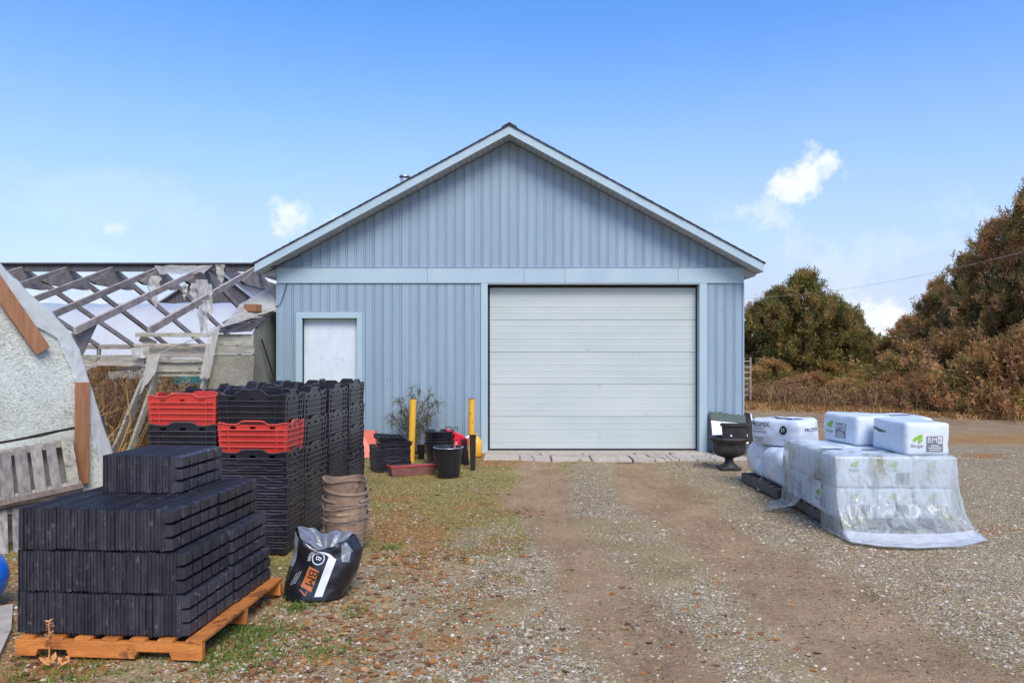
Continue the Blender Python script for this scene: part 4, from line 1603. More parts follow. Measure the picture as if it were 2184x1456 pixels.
MB().grid(56, 8, inner, closed=True).build('lining', M['bag_inside'], bag, smooth='all')


def bag_px(px, py, off=.004):
    v = max(0.01, min(.98, (1283 - py) / (.395 * BPX)))
    cx, hw = bag_cx(v)
    a = max(-.97, min(.97, (px - cx) / hw))
    a = math.copysign(abs(a) ** (1 / .8), a)
    return bag_surf(-math.pi / 2 + math.asin(a), v, off)


def bag_patch(quad, mat, name, off=.004, n=10, nv=10):
    q = [Vector((*p, 0)) for p in quad]

    def fn(u, v):
        p = q[0].lerp(q[1], u).lerp(q[3].lerp(q[2], u), v)
        return bag_px(p.x, p.y, off)
    return MB().grid(n, nv, fn).build(name, mat, bag, smooth='all')


bag_patch([(702, 1196), (717, 1203), (692, 1277), (675, 1277)], M['print_white'], 'stripe', .004, 6, 24)
bag_patch([(666, 1168), (686, 1176), (714, 1202), (704, 1200)], M['print_white'], 'stripe', .005, 8, 8)
bag_patch([(626, 1148), (640, 1152), (622, 1222), (612, 1218)], M['print_grey'], 'text_panel', .004, 6, 14)
bag_patch([(723, 1166), (745, 1186), (741, 1210), (728, 1208)], M['bag_inside'], 'folded_flap', .007, 8, 8)
bag_patch([(700, 1148), (716, 1140), (726, 1152), (712, 1166)], M['print_white'], 'folded_flap', .009, 8, 8)
bag_patch([(716, 1150), (726, 1152), (748, 1190), (736, 1182)], M['bag_inside'], 'folded_flap', .008, 8, 8)
bag_patch([(662, 1216), (683, 1226), (668, 1268), (646, 1256)], M['print_orange'], 'print_box', .005)


def bag_text(txt, ox, oy, size, mat, off, rd=(-.36, .93)):
    vs, fs = text_mesh(txt, size)
    u = (rd[1], -rd[0])
    mb = MB().add([bag_px(ox + x * rd[0] + y * u[0], oy + x * rd[1] + y * u[1], off) for x, y in vs], fs)
    return mb.build('lettering', mat, bag)


bag_text('BM', 667, 1239, 26, M['print_black'], .0085)
bag_text('7', 651, 1267, 24, M['print_orange'], .0085)
bag_text('B', 680, 1200, 17, M['print_white'], .0085)
bag_text('BERGER', 664, 1192, 9, M['print_white'], .0085)
for k in range(3):
    bag_text('...........', 638 - k * 4.5 + 4, 1240 + k * 2, 11, M['print_white'], .0085)
ringv = []
for rr in (11.5, 13.5):
    ringv += [bag_px(680 + rr * math.cos(t * math.pi / 12), 1200 + rr * math.sin(t * math.pi / 12), .0085) for t in range(24)]
MB().add(ringv, [(i, (i + 1) % 24, 24 + (i + 1) % 24, 24 + i) for i in range(24)]).build('logo_ring', M['print_white'], bag)

# ------------------------------------------------------------------ stack of beige buckets with wire round it
bk0 = G(737, 1172)
bx_, by_ = bk0.x, bk0.y + .0
zz = 0.0
for k in range(6):
    r0 = .150 - .004 * (k % 2)
    zb = zz
    hgt = .30

    def wob(t, i, k=k):
        return (.006 * math.sin(2 * t + k) + .004 * math.sin(3 * t + k * 2), (.016 if i >= 3 else 0) * math.sin(t * 1.0 + k * 1.9 + .6) + (.012 * math.sin(3 * t + k) if (i >= 3 and k == 5) else 0))
    mb = MB().lathe([(.0, .002), (r0 - .008, .0), (r0 + .015, .10), (r0 + .036, hgt - .012), (r0 + .050, hgt - .012), (r0 + .050, hgt + .006), (r0 + .037, hgt + .006), (r0 + .030, hgt - .02), (r0 + .008, .04), (0, .02)], 40, 0, 0, wob)
    o = mb.build('bucket', M['clay'], None, smooth=50)
    o.location = (bx_ + random.uniform(-.012, .012), by_ + random.uniform(-.012, .012), zb)
    o.rotation_euler = (random.uniform(-.03, .03), random.uniform(-.03, .03), random.uniform(0, 6))
    nm = ['bottommost', 'second from the ground', 'third from the ground', 'fourth from the ground', 'second from the top', 'topmost, dented and open'][k]
    tag(o, 'dirty beige plastic bucket, ' + nm + ' in the stack by the crates', 'bucket', 'nested beige buckets')
    zz += (.05, .055, .06, .075, .085, 0)[k]
wr = MB()
for z, a in ((.10, .01), (.20, .02), (.255, -.015), (.31, .02), (.40, -.03), (.43, .03)):
    wr.tube([(bx_ + .208 * math.cos(t * math.pi / 18), by_ + .208 * math.sin(t * math.pi / 18), z + a * math.sin(t * math.pi / 18)) for t in range(37)], .0022, 5, False)
for t in (-2.4, -1.9, -1.2, -.6, .3, 1.5, 2.6):
    wr.tube([(bx_ + .208 * math.cos(t), by_ + .208 * math.sin(t), .06), (bx_ + .21 * math.cos(t), by_ + .21 * math.sin(t), .44)], .002, 5)
o = wr.build('wire_cage', M['wire'])
tag(o, 'thin loose wire cage wrapped round the beige bucket stack', 'wire')

# ------------------------------------------------------------------ things along the garage wall
b0 = G(817, 1010)
sx_, sy_ = b0.x + .06, b0.y + .26
for k in range(5):
    o = link('harvest_crate', crate_black)
    o.location = (sx_ + random.uniform(-.01, .01), sy_ + random.uniform(-.01, .01), .0 + k * .072 * .8)
    o.rotation_euler = (0, 0, .42 + random.uniform(-.03, .03))
    o.scale = (.86, .9, .62)
    tag(o, 'low black slatted crate, ' + ('bottommost' if k == 0 else ordinal(k + 1) + ' from the ground') + ' in the low stack by the wall', 'crate', 'low crates in the stack by the wall')


def cell_tray(label, loc, rot, w, d, h, nx, ny):
    mb = MB()
    mb.box(-w / 2, w / 2, -d / 2, d / 2, 0, .006)
    for s in (-1, 1):
        mb.box(-w / 2, w / 2, min(s * d / 2, s * (d / 2 - .008)), max(s * d / 2, s * (d / 2 - .008)), .006, h)
        mb.box(min(s * w / 2, s * (w / 2 - .008)), max(s * w / 2, s * (w / 2 - .008)), -d / 2 + .008, d / 2 - .008, .006, h)
        mb.box(-w / 2 - .012, w / 2 + .012, min(s * d / 2, s * (d / 2 + .012)), max(s * d / 2, s * (d / 2 + .012)), h - .006, h + .002)
        mb.box(min(s * w / 2, s * (w / 2 + .012)), max(s * w / 2, s * (w / 2 + .012)), -d / 2, d / 2, h - .006, h + .002)
    o = mb.build('cell_tray', M['black_pl'])
    o.location, o.rotation_euler = loc, rot
    g = MB()
    for i in range(1, nx):
        x = -w / 2 + w * i / nx
        g.box(x - .005, x + .005, -d / 2 + .008, d / 2 - .008, .006, h - .004)
    for j in range(1, ny):
        y = -d / 2 + d * j / ny
        g.box(-w / 2 + .008, w / 2 - .008, y - .005, y + .005, .006, h - .006)
    g.build('divider', M['black_pl'], o)
    s = MB().grid(14, 10, lambda u, v: ((u - .5) * (w - .02), (v - .5) * (d - .02), h * .6 + .01 * noise.noise(Vector((u * 9, v * 9, 1)))))
    s.build('soil', M['clay'], o, smooth='all')
    return tag(o, label, 'plant tray')


cell_tray('black cell tray tilted on top of the low crate stack by the wall', (sx_ - .02, sy_ + .03, .455), (.10, .10, .50), .40, .28, .06, 5, 3)
cell_tray('black cell tray lying level under the tilted one on the low crate stack', (sx_ + .06, sy_ - .02, .388), (0, .02, .40), .46, .30, .055, 6, 4)

rp = thing('red_panel', 'orange red plastic panel standing by the wall behind the crates', 'panel', P(779, 955, 12.2) * 1.0)
rp.location.z = 0
MB().prism([(-.12, 0, 0), (.17, .06, 0), (.12, .20, .44), (-.12, .18, .44)], (0, .02, 0)).build('face', M['orange_red'], rp)
MB().prism([(.17, .06, 0), (.22, .28, 0), (.13, .24, .44), (.12, .20, .44)], (.012, 0, 0)).build('side_flange', M['orange_red'], rp)


def bollard(label, base, top):
    g = G(*base)
    tpz = P(*top, g.y)
    o = thing('bollard', label, 'bollard', g, 0, 'yellow bollards before the wall')
    dx = tpz.x - g.x
    h = tpz.z
    MB().tube([(0, 0, -.05), (dx * .5, 0, h * .5), (dx, 0, h - .004)], .052, 24, False).build('post', M['yellow'], o, smooth=50)
    MB().lathe([(.052, h - .004), (.050, h + .004), (.046, h + .004), (.045, h - .04), (0, h - .05)], 24, dx, 0).build('open_rim', M['iron'], o, smooth=50)


bollard('yellow chipped steel bollard in front of the dead plant', (877, 984), (881, 850))
bollard('yellow chipped steel bollard next to the garage door', (1005, 974), (1006, 850))

# nested round tubs
tb0 = G(935, 992)
for k in range(6):
    r0 = .19
    mb = MB().lathe([(0, .0), (r0, .0), (r0 + .042, .25), (r0 + .056, .25), (r0 + .058, .27), (r0 + .046, .274), (r0 + .040, .26), (r0 - .006, .02), (0, .015)], 36)
    o = mb.build('round_tub', M['black_pl'], None, smooth=50)
    o.location = (tb0.x + random.uniform(-.012, .012), tb0.y + .22, .004 + k * .049)
    o.rotation_euler = (random.uniform(-.02, .02), random.uniform(-.05, .0), 0)
    if k == 5:
        for yy, xx in ((.1, .10), (-.02, .22)):
            MB().tube([(xx, yy, .268), (xx - .01, yy, .315), (xx + .07, yy + .03, .315), (xx + .07, yy + .03, .268)], .008, 6).build('handle', M['black_pl'], o)
    tag(o, 'black round plastic tub, ' + ['bottommost', 'second from the ground', 'third from the ground', 'third from the top', 'second from the top', 'topmost with wire handles'][k] + ' in the nested pile by the wall', 'tub', 'nested black tubs')

pb = G(954, 1021)
o = MB().lathe([(0, 0), (.150, 0), (.157, .01), (.197, .40), (.210, .402), (.214, .415), (.208, .424), (.196, .424), (.190, .40), (.150, .03), (0, .03)], 44).build('plant_bucket', M['black_pl'], None, smooth=50)
o.location = (pb.x, pb.y + .16, 0)
tag(o, 'large black plastic bucket with a grey rim standing alone before the tubs', 'bucket')
MB().lathe([(.2085, .416), (.2145, .4165), (.209, .4255), (.197, .4255)], 44).build('rim', M['galv'], o, smooth='all')
tw = thing('trowel', 'hand trowel with a wooden handle sticking out of the black bucket', 'trowel', (pb.x, pb.y + .16, 0))
MB().tube([(.06, -.02, .30), (.085, 0, .40), (.10, .02, .455)], .014, 8).build('handle', M['brown_wood'], tw)
MB().prism([(.085, .02, .44), (.10, .02, .455), (.125, .03, .46), (.125, .04, .49), (.095, .03, .49)], (.0, .012, .0)).build('blade', M['wire'], tw)
sq = thing('square_pot', 'small dark blue square pot left of the nested black tubs', 'pot', G(897, 979) + Vector((0, .12, 0)))
MB().prism([(-.045, -.045, 0), (.045, -.045, 0), (.045, .045, 0), (-.045, .045, 0)], (0, 0, .001)).build('base', M['cable'], sq)
mq = MB()
mq.add([(-.045, -.045, .0), (.045, -.045, .0), (.045, .045, 0), (-.045, .045, 0), (-.07, -.07, .22), (.07, -.07, .22), (.07, .07, .22), (-.07, .07, .22),
        (-.06, -.06, .22), (.06, -.06, .22), (.06, .06, .22), (-.06, .06, .22), (-.04, -.04, .02), (.04, -.04, .02), (.04, .04, .02), (-.04, .04, .02)],
       [(i + a, i + (a + 1) % 4, i + 4 + (a + 1) % 4, i + 4 + a) for i in (0, 4, 8) for a in range(4)])
mq.build('pot_body', M['black_pl'], sq)
# red window box
wb0 = G(868, 1017)
wbx = thing('planter_box', 'dusty red plastic window box planter lying before the yellow bollard', 'planter', (wb0.x, wb0.y, 0), .42)
mq = MB()
for z0, z1, a, b in ((0, .13, .012, 0),):
    lo_ = [(-.20, .02, 0), (.42, .02, 0), (.42, .22, 0), (-.20, .22, 0)]
    hi_ = [(-.225, 0, .14), (.445, 0, .14), (.445, .24, .14), (-.225, .24, .14)]
    in_ = [(-.205, .02, .14), (.425, .02, .14), (.425, .22, .14), (-.205, .22, .14)]
    dn_ = [(-.195, .03, .12), (.415, .03, .12), (.415, .21, .12), (-.195, .21, .12)]
    mq.add(lo_ + hi_ + in_ + dn_, [(i + k, i + (k + 1) % 4, i + 4 + (k + 1) % 4, i + 4 + k) for i in (0, 4, 8) for k in range(4)] + [(3, 2, 1, 0)])
mq.build('box', M['rust_box'], wbx, bevel=.006)
mr_ = MB()
mr_.box(-.232, .452, -.008, .022, .1415, .156)
mr_.box(-.232, -.205, .022, .248, .1415, .156)
mr_.build('rim', M['red_rim'], wbx, bevel=.004)
MB().grid(20, 10, lambda u, v: (-.2 + .625 * u, .025 + .19 * v, .136 + .012 * noise.noise(Vector((u * 12, v * 6, 2))))).build('soil', M['rust_box'], wbx, smooth='all')

# tall square pots, red can, yellow jug
for lb, base, hh, tilt in (('tall narrow black square pot standing upright before the right bollard', (1008, 1003), .52, 0.0), ('tall narrow black square pot leaning beside the upright one', (995, 992), .40, -.12)):
    g = G(*base)
    o = thing('tall_pot', lb, 'pot', (g.x, g.y + .05, 0))
    q = MB()
    for z0, z1 in ((0, hh),):
        q.add([(-.033, -.033, 0), (.033, -.033, 0), (.033, .033, 0), (-.033, .033, 0), (-.043, -.043, hh), (.043, -.043, hh), (.043, .043, hh), (-.043, .043, hh),
               (-.037, -.037, hh), (.037, -.037, hh), (.037, .037, hh), (-.037, .037, hh), (-.03, -.03, .03), (.03, -.03, .03), (.03, .03, .03), (-.03, .03, .03)],
              [(i + a, i + (a + 1) % 4, i + 4 + (a + 1) % 4, i + 4 + a) for i in (0, 4, 8) for a in range(4)] + [(3, 2, 1, 0), (12, 13, 14, 15)])
    q.build('pot_body', M['black_pl'], o)
    q = MB()
    for s in (-1, 1):
        q.box(-.048, .048, min(s * .043, s * .049), max(s * .043, s * .049), hh - .02, hh + .003)
        q.box(min(s * .043, s * .049), max(s * .043, s * .049), -.043, .043, hh - .02, hh + .003)
    q.build('rim', M['black_pl'], o)
    o.rotation_euler = (0, tilt, .2)
g = G(979, 990)
up = MB().lathe([(.17, 0), (.175, .012), (.15, .02), (.115, .26), (.10, .268), (0, .268)], 32).build('upturned_pot', M['black_pl'], None, smooth=50)
up.location = (g.x, g.y + .2, 0)
tag(up, 'upturned black pot under the red fuel can', 'pot')
can = thing('fuel_can', 'bright red plastic fuel can with a white cap on the upturned pot', 'can', (g.x - .04, g.y + .16, .27), .25)
prof = [(-.13, 0), (.12, 0), (.14, .02), (.13, .09), (.06, .15), (.02, .165), (-.05, .20), (-.13, .235), (-.15, .22), (-.12, .15), (-.14, .08)]
MB().prism([(x, -.075, z) for x, z in prof], (0, .15, 0)).build('can_body', M['red_can'], can, bevel=.022)
MB().tube([(.115, 0, .10), (.17, -.01, .13)], [.02, .02], 14).build('cap', M['print_white'], can, smooth=50)
can.scale = (1.25, 1.25, 1.2)
g = G(1014, 973)
jug = thing('yellow_jug', 'yellow plastic jug on the ground at the door jamb behind the black pots', 'jug', (g.x + .0, g.y + .02, 0))
MB().lathe([(0, 0), (.095, 0), (.108, .015), (.11, .22), (.095, .28), (.05, .33), (.028, .345), (.028, .37), (0, .372)], 30).build('jug_body', M['yellow'], jug, smooth=50)
MB().tube([(-.05, 0, .32), (-.10, 0, .36), (-.13, 0, .33), (-.115, 0, .20)], .013, 8).build('handle', M['yellow'], jug, smooth=50)
MB().lathe([(.03, .362), (.033, .366), (.033, .39), (0, .395)], 20).build('cap', M['yellow'], jug, smooth=50)


def quad_leaves(mb, base, d, ln, wd, nseg=3, droop=.3, col=None):
    """a narrow curved leaf as a strip"""
    d = Vector(d).normalized()
    s = d.cross(Vector((random.uniform(-.4, .4), random.uniform(-.4, .4), 1))).normalized()
    p = Vector(base)
    vs = []
    for i in range(nseg + 1):
        t = i / nseg
        w_ = wd * math.sin(math.pi * min(.97, .12 + .88 * t)) * .5
        vs += [p - s * w_, p + s * w_]
        p = p + d * (ln / nseg)
        d = (d + Vector((0, 0, -droop / nseg))).normalized()
    mb.add(vs, [(2 * i, 2 * i + 1, 2 * i + 3, 2 * i + 2) for i in range(nseg)])


M['dead_stem'] = pm('dead_stem', (0.13, 0.09, 0.055), (0.22, 0.17, 0.11), 8, .85, jitter=.1)
M['dead_leaf'] = pm('dead_leaf', (0.075, 0.075, 0.045), (0.19, 0.185, 0.12), 9, .8, c3=(.12, .065, .03), thr3=.6, scale3=8)
dp = thing('dead_plant', 'tall withered grey green weed standing against the wall behind the yellow bollard', 'plant', (G(874, 984).x, 12.1, 0))
st, lv = MB(), MB()
rd = random.Random(3)
for i in range(26):
    tx_, tz = rd.uniform(-.46, .46), rd.uniform(.45, 1.05)
    if abs(tx_) < .12:
        tz = rd.uniform(.8, 1.2)
    if tx_ > .1:
        tz = rd.uniform(.62, 1.12)
    ty = rd.uniform(.12, .5)
    a = Vector((rd.uniform(-.03, .03), rd.uniform(-.03, .03), 0))
    m1 = Vector((tx_ * .12, ty * .3, tz * .45))
    m2 = Vector((tx_ * .55, ty * .7, tz * .86))
    e = Vector((tx_, ty, tz))
    pts = [a.lerp(m1, t).lerp(m1.lerp(m2, t), t).lerp(m1.lerp(m2, t).lerp(m2.lerp(e, t), t), t) for t in [k / 9 for k in range(10)]]
    st.tube(pts, [.011 * (1 - .8 * k / 9) for k in range(10)], 5)
    for k in range(4, 10):
        for _ in range(5 if k < 9 else 14):
            q = pts[k].lerp(pts[k - 1], rd.random())
            quad_leaves(lv, q, (rd.uniform(-1, 1), rd.uniform(-1, .6), rd.uniform(-.5, 1)), rd.uniform(.09, .22), rd.uniform(.009, .018), 4, rd.uniform(.4, 2.2))
st.build('stem', M['dead_stem'], dp, smooth='all')
lv.build('leaves', M['dead_leaf'], dp)

# ------------------------------------------------------------------ right of the door: sign, sheets, urn
sg = thing('sign_board', 'white sign board with a peeling dark green top edge leaning on the wall', 'sign', (0, 0, 0))
tl, tr_, br_, bl2 = P(1513, 879, 12.83), P(1590, 888, 12.83), P(1600, 968, 12.5), P(1521, 967, 12.5)
MB().prism([tl, tr_, br_, bl2], (0, .03, .008)).build('panel', M['cable'], sg)
o4 = Vector((0, -.003, -.001))


def sgp(u, v, off=.003):
    return tl.lerp(tr_, u).lerp(bl2.lerp(br_, u), v) + Vector((0, -off, .0))


MB().add([sgp(.03, .20), sgp(.99, .20), sgp(.99, .72), sgp(.03, .72)], [(0, 1, 2, 3)]).build('white_face', M['sign_white'], sg)
rg = random.Random(8)
pts = [sgp(.01, -.02, .006)]
for i in range(15):
    pts.append(sgp((i + .5) / 15, -.02 + rg.uniform(-.05, .05), .006))
pts += [sgp(.99, 0, .006)] + [sgp(1 - (i + .5) / 12, .19 + rg.uniform(-.015, .015), .006) for i in range(12)]
MB().prism(pts, (0, .004, 0)).build('peeling_edge', M['dark_green'], sg)
for lb, dx, m in (('dark sheet with a pale edge leaning on the garage corner behind the sign', 0, 'iron'), ('thin white sheet with green edge leaning outermost on the garage corner', 5, 'soffit')):
    q = [P(1584 + dx * .5, 878 + dx * .4, 13.05), P(1599 + dx, 882 + dx * .6, 12.95), P(1616 + dx, 962, 12.62), P(1592 + dx, 962, 12.72)]
    s = MB().prism(q, (.016, .01, 0)).build('leaning_sheet', M[m])
    tag(s, lb, 'sheet', 'sheets leaning on the garage corner')
    MB().beam(q[1] + Vector((.012, -.004, 0)), q[2] + Vector((.012, -.004, 0)), .016, .016).build('edge', M['dark_green' if dx else 'print_white'], s)

ug = G(1560, 1002)
urn = thing('urn', 'black cast garden urn on a stemmed foot left of the white bags', 'urn', (ug.x, ug.y + .12, 0))
MB().box(-.15, .15, -.15, .15, 0, .035).build('foot', M['iron'], urn, bevel=.006)
MB().lathe([(.13, .035), (.12, .06), (.075, .09), (.06, .13), (.065, .16), (.10, .18)], 32).build('stem', M['iron'], urn, smooth=60)
MB().lathe([(.10, .18), (.17, .20), (.225, .25), (.24, .31), (.235, .37), (.245, .40), (.285, .43), (.30, .455), (.30, .475), (.285, .485), (.26, .475), (.23, .44), (.0, .43)], 44,
           wob=lambda t, i: (.006 * math.cos(14 * t) if 1 <= i <= 4 else 0, 0)).build('bowl', M['iron'], urn, smooth=60)
pl = thing('trough_planter', 'black rectangular plastic planter set into the top of the urn', 'planter', (ug.x + .08, ug.y + .10, .455), -.35)
lo_ = [(-.17, -.085, 0), (.17, -.085, 0), (.17, .085, 0), (-.17, .085, 0)]


def sc(k, z, m=1):
    return [(x * k, y * k * m, z) for x, y, _ in lo_]


mq = MB()
mq.add(lo_ + sc(1.1, .19) + sc(1.22, .195, 1.1) + sc(1.22, .225, 1.1) + sc(1.10, .225) + sc(1.0, .05), [(i + k, i + (k + 1) % 4, i + 4 + (k + 1) % 4, i + 4 + k) for i in (0, 4, 8, 12, 16) for k in range(4)] + [(3, 2, 1, 0), (20, 21, 22, 23)])
mq.build('trough', M['iron'], pl)
MB().box(-.06, -.03, -.0935, -.0895, .04, .065).build('sticker', M['print_white'], pl)
pbl = MB().lathe([(.0, 0), (.03, .004), (.04, .025), (.03, .045), (0, .05)], 10).build('stone', M['concrete'], None, smooth='all')
pbl.location = G(1519, 978)
tag(pbl, 'single pale stone on the ground at the foot of the sign', 'stone')

# ------------------------------------------------------------------ bales
def bale(name, label, L_, D_, H_, loc, rz, seed, r=.028, bulge=.014, soft=.009, group=None, tilt=(0, 0), cat='bale'):
    hl = Vector((L_ / 2, D_ / 2, H_ / 2))

    def deform(p, off=0.0):
        inn_ = Vector([max(-(h - r), min(h - r, c)) for c, h in zip(p, hl)])
        d = p - inn_
        ln = d.length
        n_ = d / ln if ln > 1e-6 else Vector((0, 0, 1))
        q = inn_ + n_ * min(ln, r) if ln > r else p.copy()
        u = Vector((p.x / hl.x, p.y / hl.y, p.z / hl.z))
        bx = (1 - u.x ** 2 * .999, 1 - u.y ** 2 * .999, 1 - u.z ** 2 * .999)
        ax = max(range(3), key=lambda i: abs(u[i]))
        o_ = [i for i in range(3) if i != ax]
        bg_ = bulge * max(0, bx[o_[0]]) * max(0, bx[o_[1]])
        if ax == 2:
            bg_ *= .3 if p.z > 0 else 0
        w_ = soft * (noise.noise(Vector((q.x * 4 + seed, q.y * 4, q.z * 7))) + .6 * noise.noise(Vector((q.x * 11 + seed, q.y * 11, q.z * 16))))
        if ax == 2 and p.z < 0:
            w_ = 0
        return q + n_ * (bg_ + w_ + off)
    mb = MB()
    n = 15
    for ax in range(3):
        for s in (-1, 1):
            o_ = [i for i in range(3) if i != ax]

            def fn(u, v):
                # concentrate the grid at the rounded edges
                p = [0, 0, 0]
                p[ax] = s * hl[ax]
                for i, t in zip(o_, (u, v)):
                    p[i] = (2 * t - 1) * hl[i]
                return deform(Vector(p))
            mb.grid(n, n, fn)
    me = mb.mesh(name, M['white_bag'], smooth='all')
    bm = bmesh.new()
    bm.from_mesh(me)
    bmesh.ops.remove_doubles(bm, verts=bm.verts, dist=.0005)
    bmesh.ops.recalc_face_normals(bm, faces=bm.faces)
    bm.to_mesh(me)
    bm.free()
    o = link(name, me)
    o.location = (loc[0], loc[1], loc[2] + H_ / 2)
    o.rotation_euler = (tilt[0], tilt[1], rz)
    tag(o, label, cat, group)

    def face_pt(face, x, y, off=.003):
        """x right, y up in metres on a face, seen from outside"""
        if face == 'front':
            p = Vector((x, -hl.y, y))
        elif face == 'left':
            p = Vector((-hl.x, -x, y))
        elif face == 'top':
            p = Vector((x, y, hl.z))
        return deform(p, off)
    return o, face_pt


def pr_rect(o, fp, face, x, y, w_, h_, mat, off, name='print_block'):
    MB().grid(8, 6, lambda u, v: fp(face, x + (u - .5) * w_, y + (v - .5) * h_, off)).build(name, mat, o, smooth='all')


def pr_text(o, fp, face, txt, x, y, size, mat, off=.011, rot=0, sx=1.0):
    vs, fs = text_mesh(txt, size)
    c, s = math.cos(rot), math.sin(rot)
    MB().add([fp(face, x + a * sx * c - b * s, y + a * sx * s + b * c, off) for a, b in vs], fs).build('lettering', mat, o)


def pr_poly(o, fp, face, pts, mat, off=.005, name='logo'):
    MB().add([fp(face, x, y, off) for x, y in pts], [tuple(range(len(pts)))]).build(name, mat, o)


def leaf_logo(o, fp, face, x, y, s):
    for dx, dy, rr in ((-.25, .0, .9), (.22, .22, 1.0), (.25, -.18, .8)):
        pts = [(x + s * (dx + rr * .32 * math.cos(t) * (1 + .25 * math.cos(t))), y + s * (dy + rr * .26 * math.sin(t) + .12 * math.cos(t))) for t in [k * math.pi / 7 for k in range(14)]]
        pr_poly(o, fp, face, pts, M['print_green'], .004 + .001 * abs(dx))
    pr_text(o, fp, face, 'Berger', x, y - s * .72, s * .5, M['print_grey'], .004)


def bm6(o, fp, face, x, y, s, logo=(-.155, .05)):
    pr_rect(o, fp, face, x, y, s, s * .92, M['print_grey'], .004)
    pr_text(o, fp, face, 'BM', x - s * .17, y + s * .22, s * .46, M['print_white'], .0065)
    pr_rect(o, fp, face, x + s * .31, y + s * .22, s * .26, s * .40, M['print_white'], .0055)
    pr_text(o, fp, face, '6', x + s * .31, y + s * .22, s * .42, M['print_grey'], .0075)
    for k in range(3):
        pr_rect(o, fp, face, x, y - s * (.10 + .13 * k), s * (.5, .8, .7)[k], s * .05, M['print_white'], .0055, 'print_line')
    leaf_logo(o, fp, face, x + logo[0], y + logo[1], s * .55)


def pallet(label, loc, rz, W, D, mat):
    o = thing('wooden_pallet', label, 'pallet', loc, rz)
    for x in (0, W / 2 - .02, W - .04):
        MB().box(x, x + .04, .002, D - .002, .016, .108).build('stringer', mat, o, bevel=.003)
    n = 7
    for i in range(n):
        y = (D - .10) * i / (n - 1)
        MB().box(-.003, W + .003, y, y + .095, .1085, .127).build('deck_board', mat, o, bevel=.003)
    for y in (0, D / 2 - .05, D - .10):
        MB().box(-.002, W + .002, y + .003, y + .093, 0.0, .0155).build('bottom_board', mat, o)
    return o


PR = -.04
pallet('dark wooden pallet under the wrapped white bales', (3.12, 7.02, 0), PR, 1.08, 1.34, M['pallet_old'])
cP, sP = math.cos(PR), math.sin(PR)


def on2(x, y):
    return (3.10 + x * cP - y * sP, 7.0 + x * sP + y * cP)


seed = 1.0
for lay, ln in enumerate(('lower', 'upper')):
    for j, rn in enumerate(('front', 'rear')):
        for i, cn in enumerate(('left', 'middle', 'right')):
            seed += 3.7
            c = on2(.183 + .367 * i, .35 + .695 * j)
            o, fp = bale('bale', 'white soil bale under the film, ' + cn + ' of the ' + rn + ' row in the ' + ln + ' layer', .36, .685, .305, (c[0], c[1], .128 + lay * .306), PR + random.uniform(-.02, .02), seed,
                         group='white bales under the plastic wrap', soft=.008, bulge=.012)
            if j == 0:
                leaf_logo(o, fp, 'front', -.02, .07, .07)
                if lay == 0 or i == 1:
                    pr_rect(o, fp, 'front', .07, -.06, .13, .11, M['print_grey'], .004)
                if lay == 1:
                    pr_rect(o, fp, 'top', -.02, .12, .16, .10, M['print_grey'], .004)
                    leaf_logo(o, fp, 'top', .08, -.05, .07)
            if i == 0:
                if lay == 1:
                    leaf_logo(o, fp, 'left', -.10, .04, .08)
                else:
                    bm6(o, fp, 'left', .05, -.02, .15)
Z2 = .742
o, fp = bale('bale', 'white bale with a grey printed end label at the front of the top layer', .425, .66, .315, (3.985, 7.335, Z2), -.01, 50, group='unwrapped white bales on top', bulge=.014)
bm6(o, fp, 'front', .06, -.045, .16, (-.165, .045))
# black split in the bag's side seam
pr_poly(o, fp, 'left', [(-.33 + .3 * k / 8, .055 + .02 * math.sin(k) - .03 * k / 8) for k in range(9)] + [(-.03 - .3 * k / 8, .025 + .015 * math.sin(k * 1.7) + .03 * k / 8) for k in range(9)], M['print_black'], .004, 'tear')
o, fp = bale('bale', 'white bale showing its printed long side at the left of the top layer', .43, .63, .315, (3.815, 8.08, Z2), .16, 61, group='unwrapped white bales on top', bulge=.014)
bm6(o, fp, 'left', .04, -.02, .175, (-.20, .05))
pr_poly(o, fp, 'front', [(-.02, .04), (.08, .055), (.2, .06), (.2, .035), (.07, .02)], M['print_black'], .004, 'tear')
o, fp = bale('bale', 'white bale behind the front one at the right of the top layer', .43, .64, .30, (4.27, 8.08, Z2), -.06, 73, group='unwrapped white bales on top', bulge=.014)
pr_rect(o, fp, 'top', -.02, -.06, .2, .14, M['print_grey'], .004)

# PROMIX bags on the rear pallet
pallet('weathered wooden pallet under the white bags, left of the wrapped bales', (3.12, 8.62, 0), .02, 1.02, 1.25, M['pallet_old'])
bale('bag', 'puffy white bag at the far end of the rear pallet, crease-sided', .72, .60, .455, (3.52, 9.55, .127), .03, 81, r=.11, bulge=.03, soft=.028, group='white bags on the rear pallet', cat='bag')
o, fp = bale('bag', 'puffy white bag at the near end of the rear pallet, next to the film', .74, .60, .445, (3.54, 8.93, .127), .02, 94, r=.10, bulge=.03, soft=.026, group='white bags on the rear pallet', cat='bag')
bale('bag', 'white bag at the back of the rear pallet behind the near one', .36, 1.1, .44, (4.05, 9.2, .127), .02, 97, r=.10, bulge=.02, soft=.02, group='white bags on the rear pallet', cat='bag')
o, fp = bale('bag', 'white bag with black lettering and a round emblem on top of the rear pallet', .38, .74, .335, (3.414, 9.158, .585), .50, 99, r=.05, bulge=.03, soft=.014, tilt=(-.03, -.05), cat='bag')
pr_text(o, fp, 'left', 'PROMIX', -.20, .10, .085, M['print_black'])
pr_text(o, fp, 'left', 'M. PREMIUM', -.23, .045, .032, M['print_grey'])
pr_text(o, fp, 'left', 'MYCORRHIZAE', -.21, .005, .034, M['print_black'])
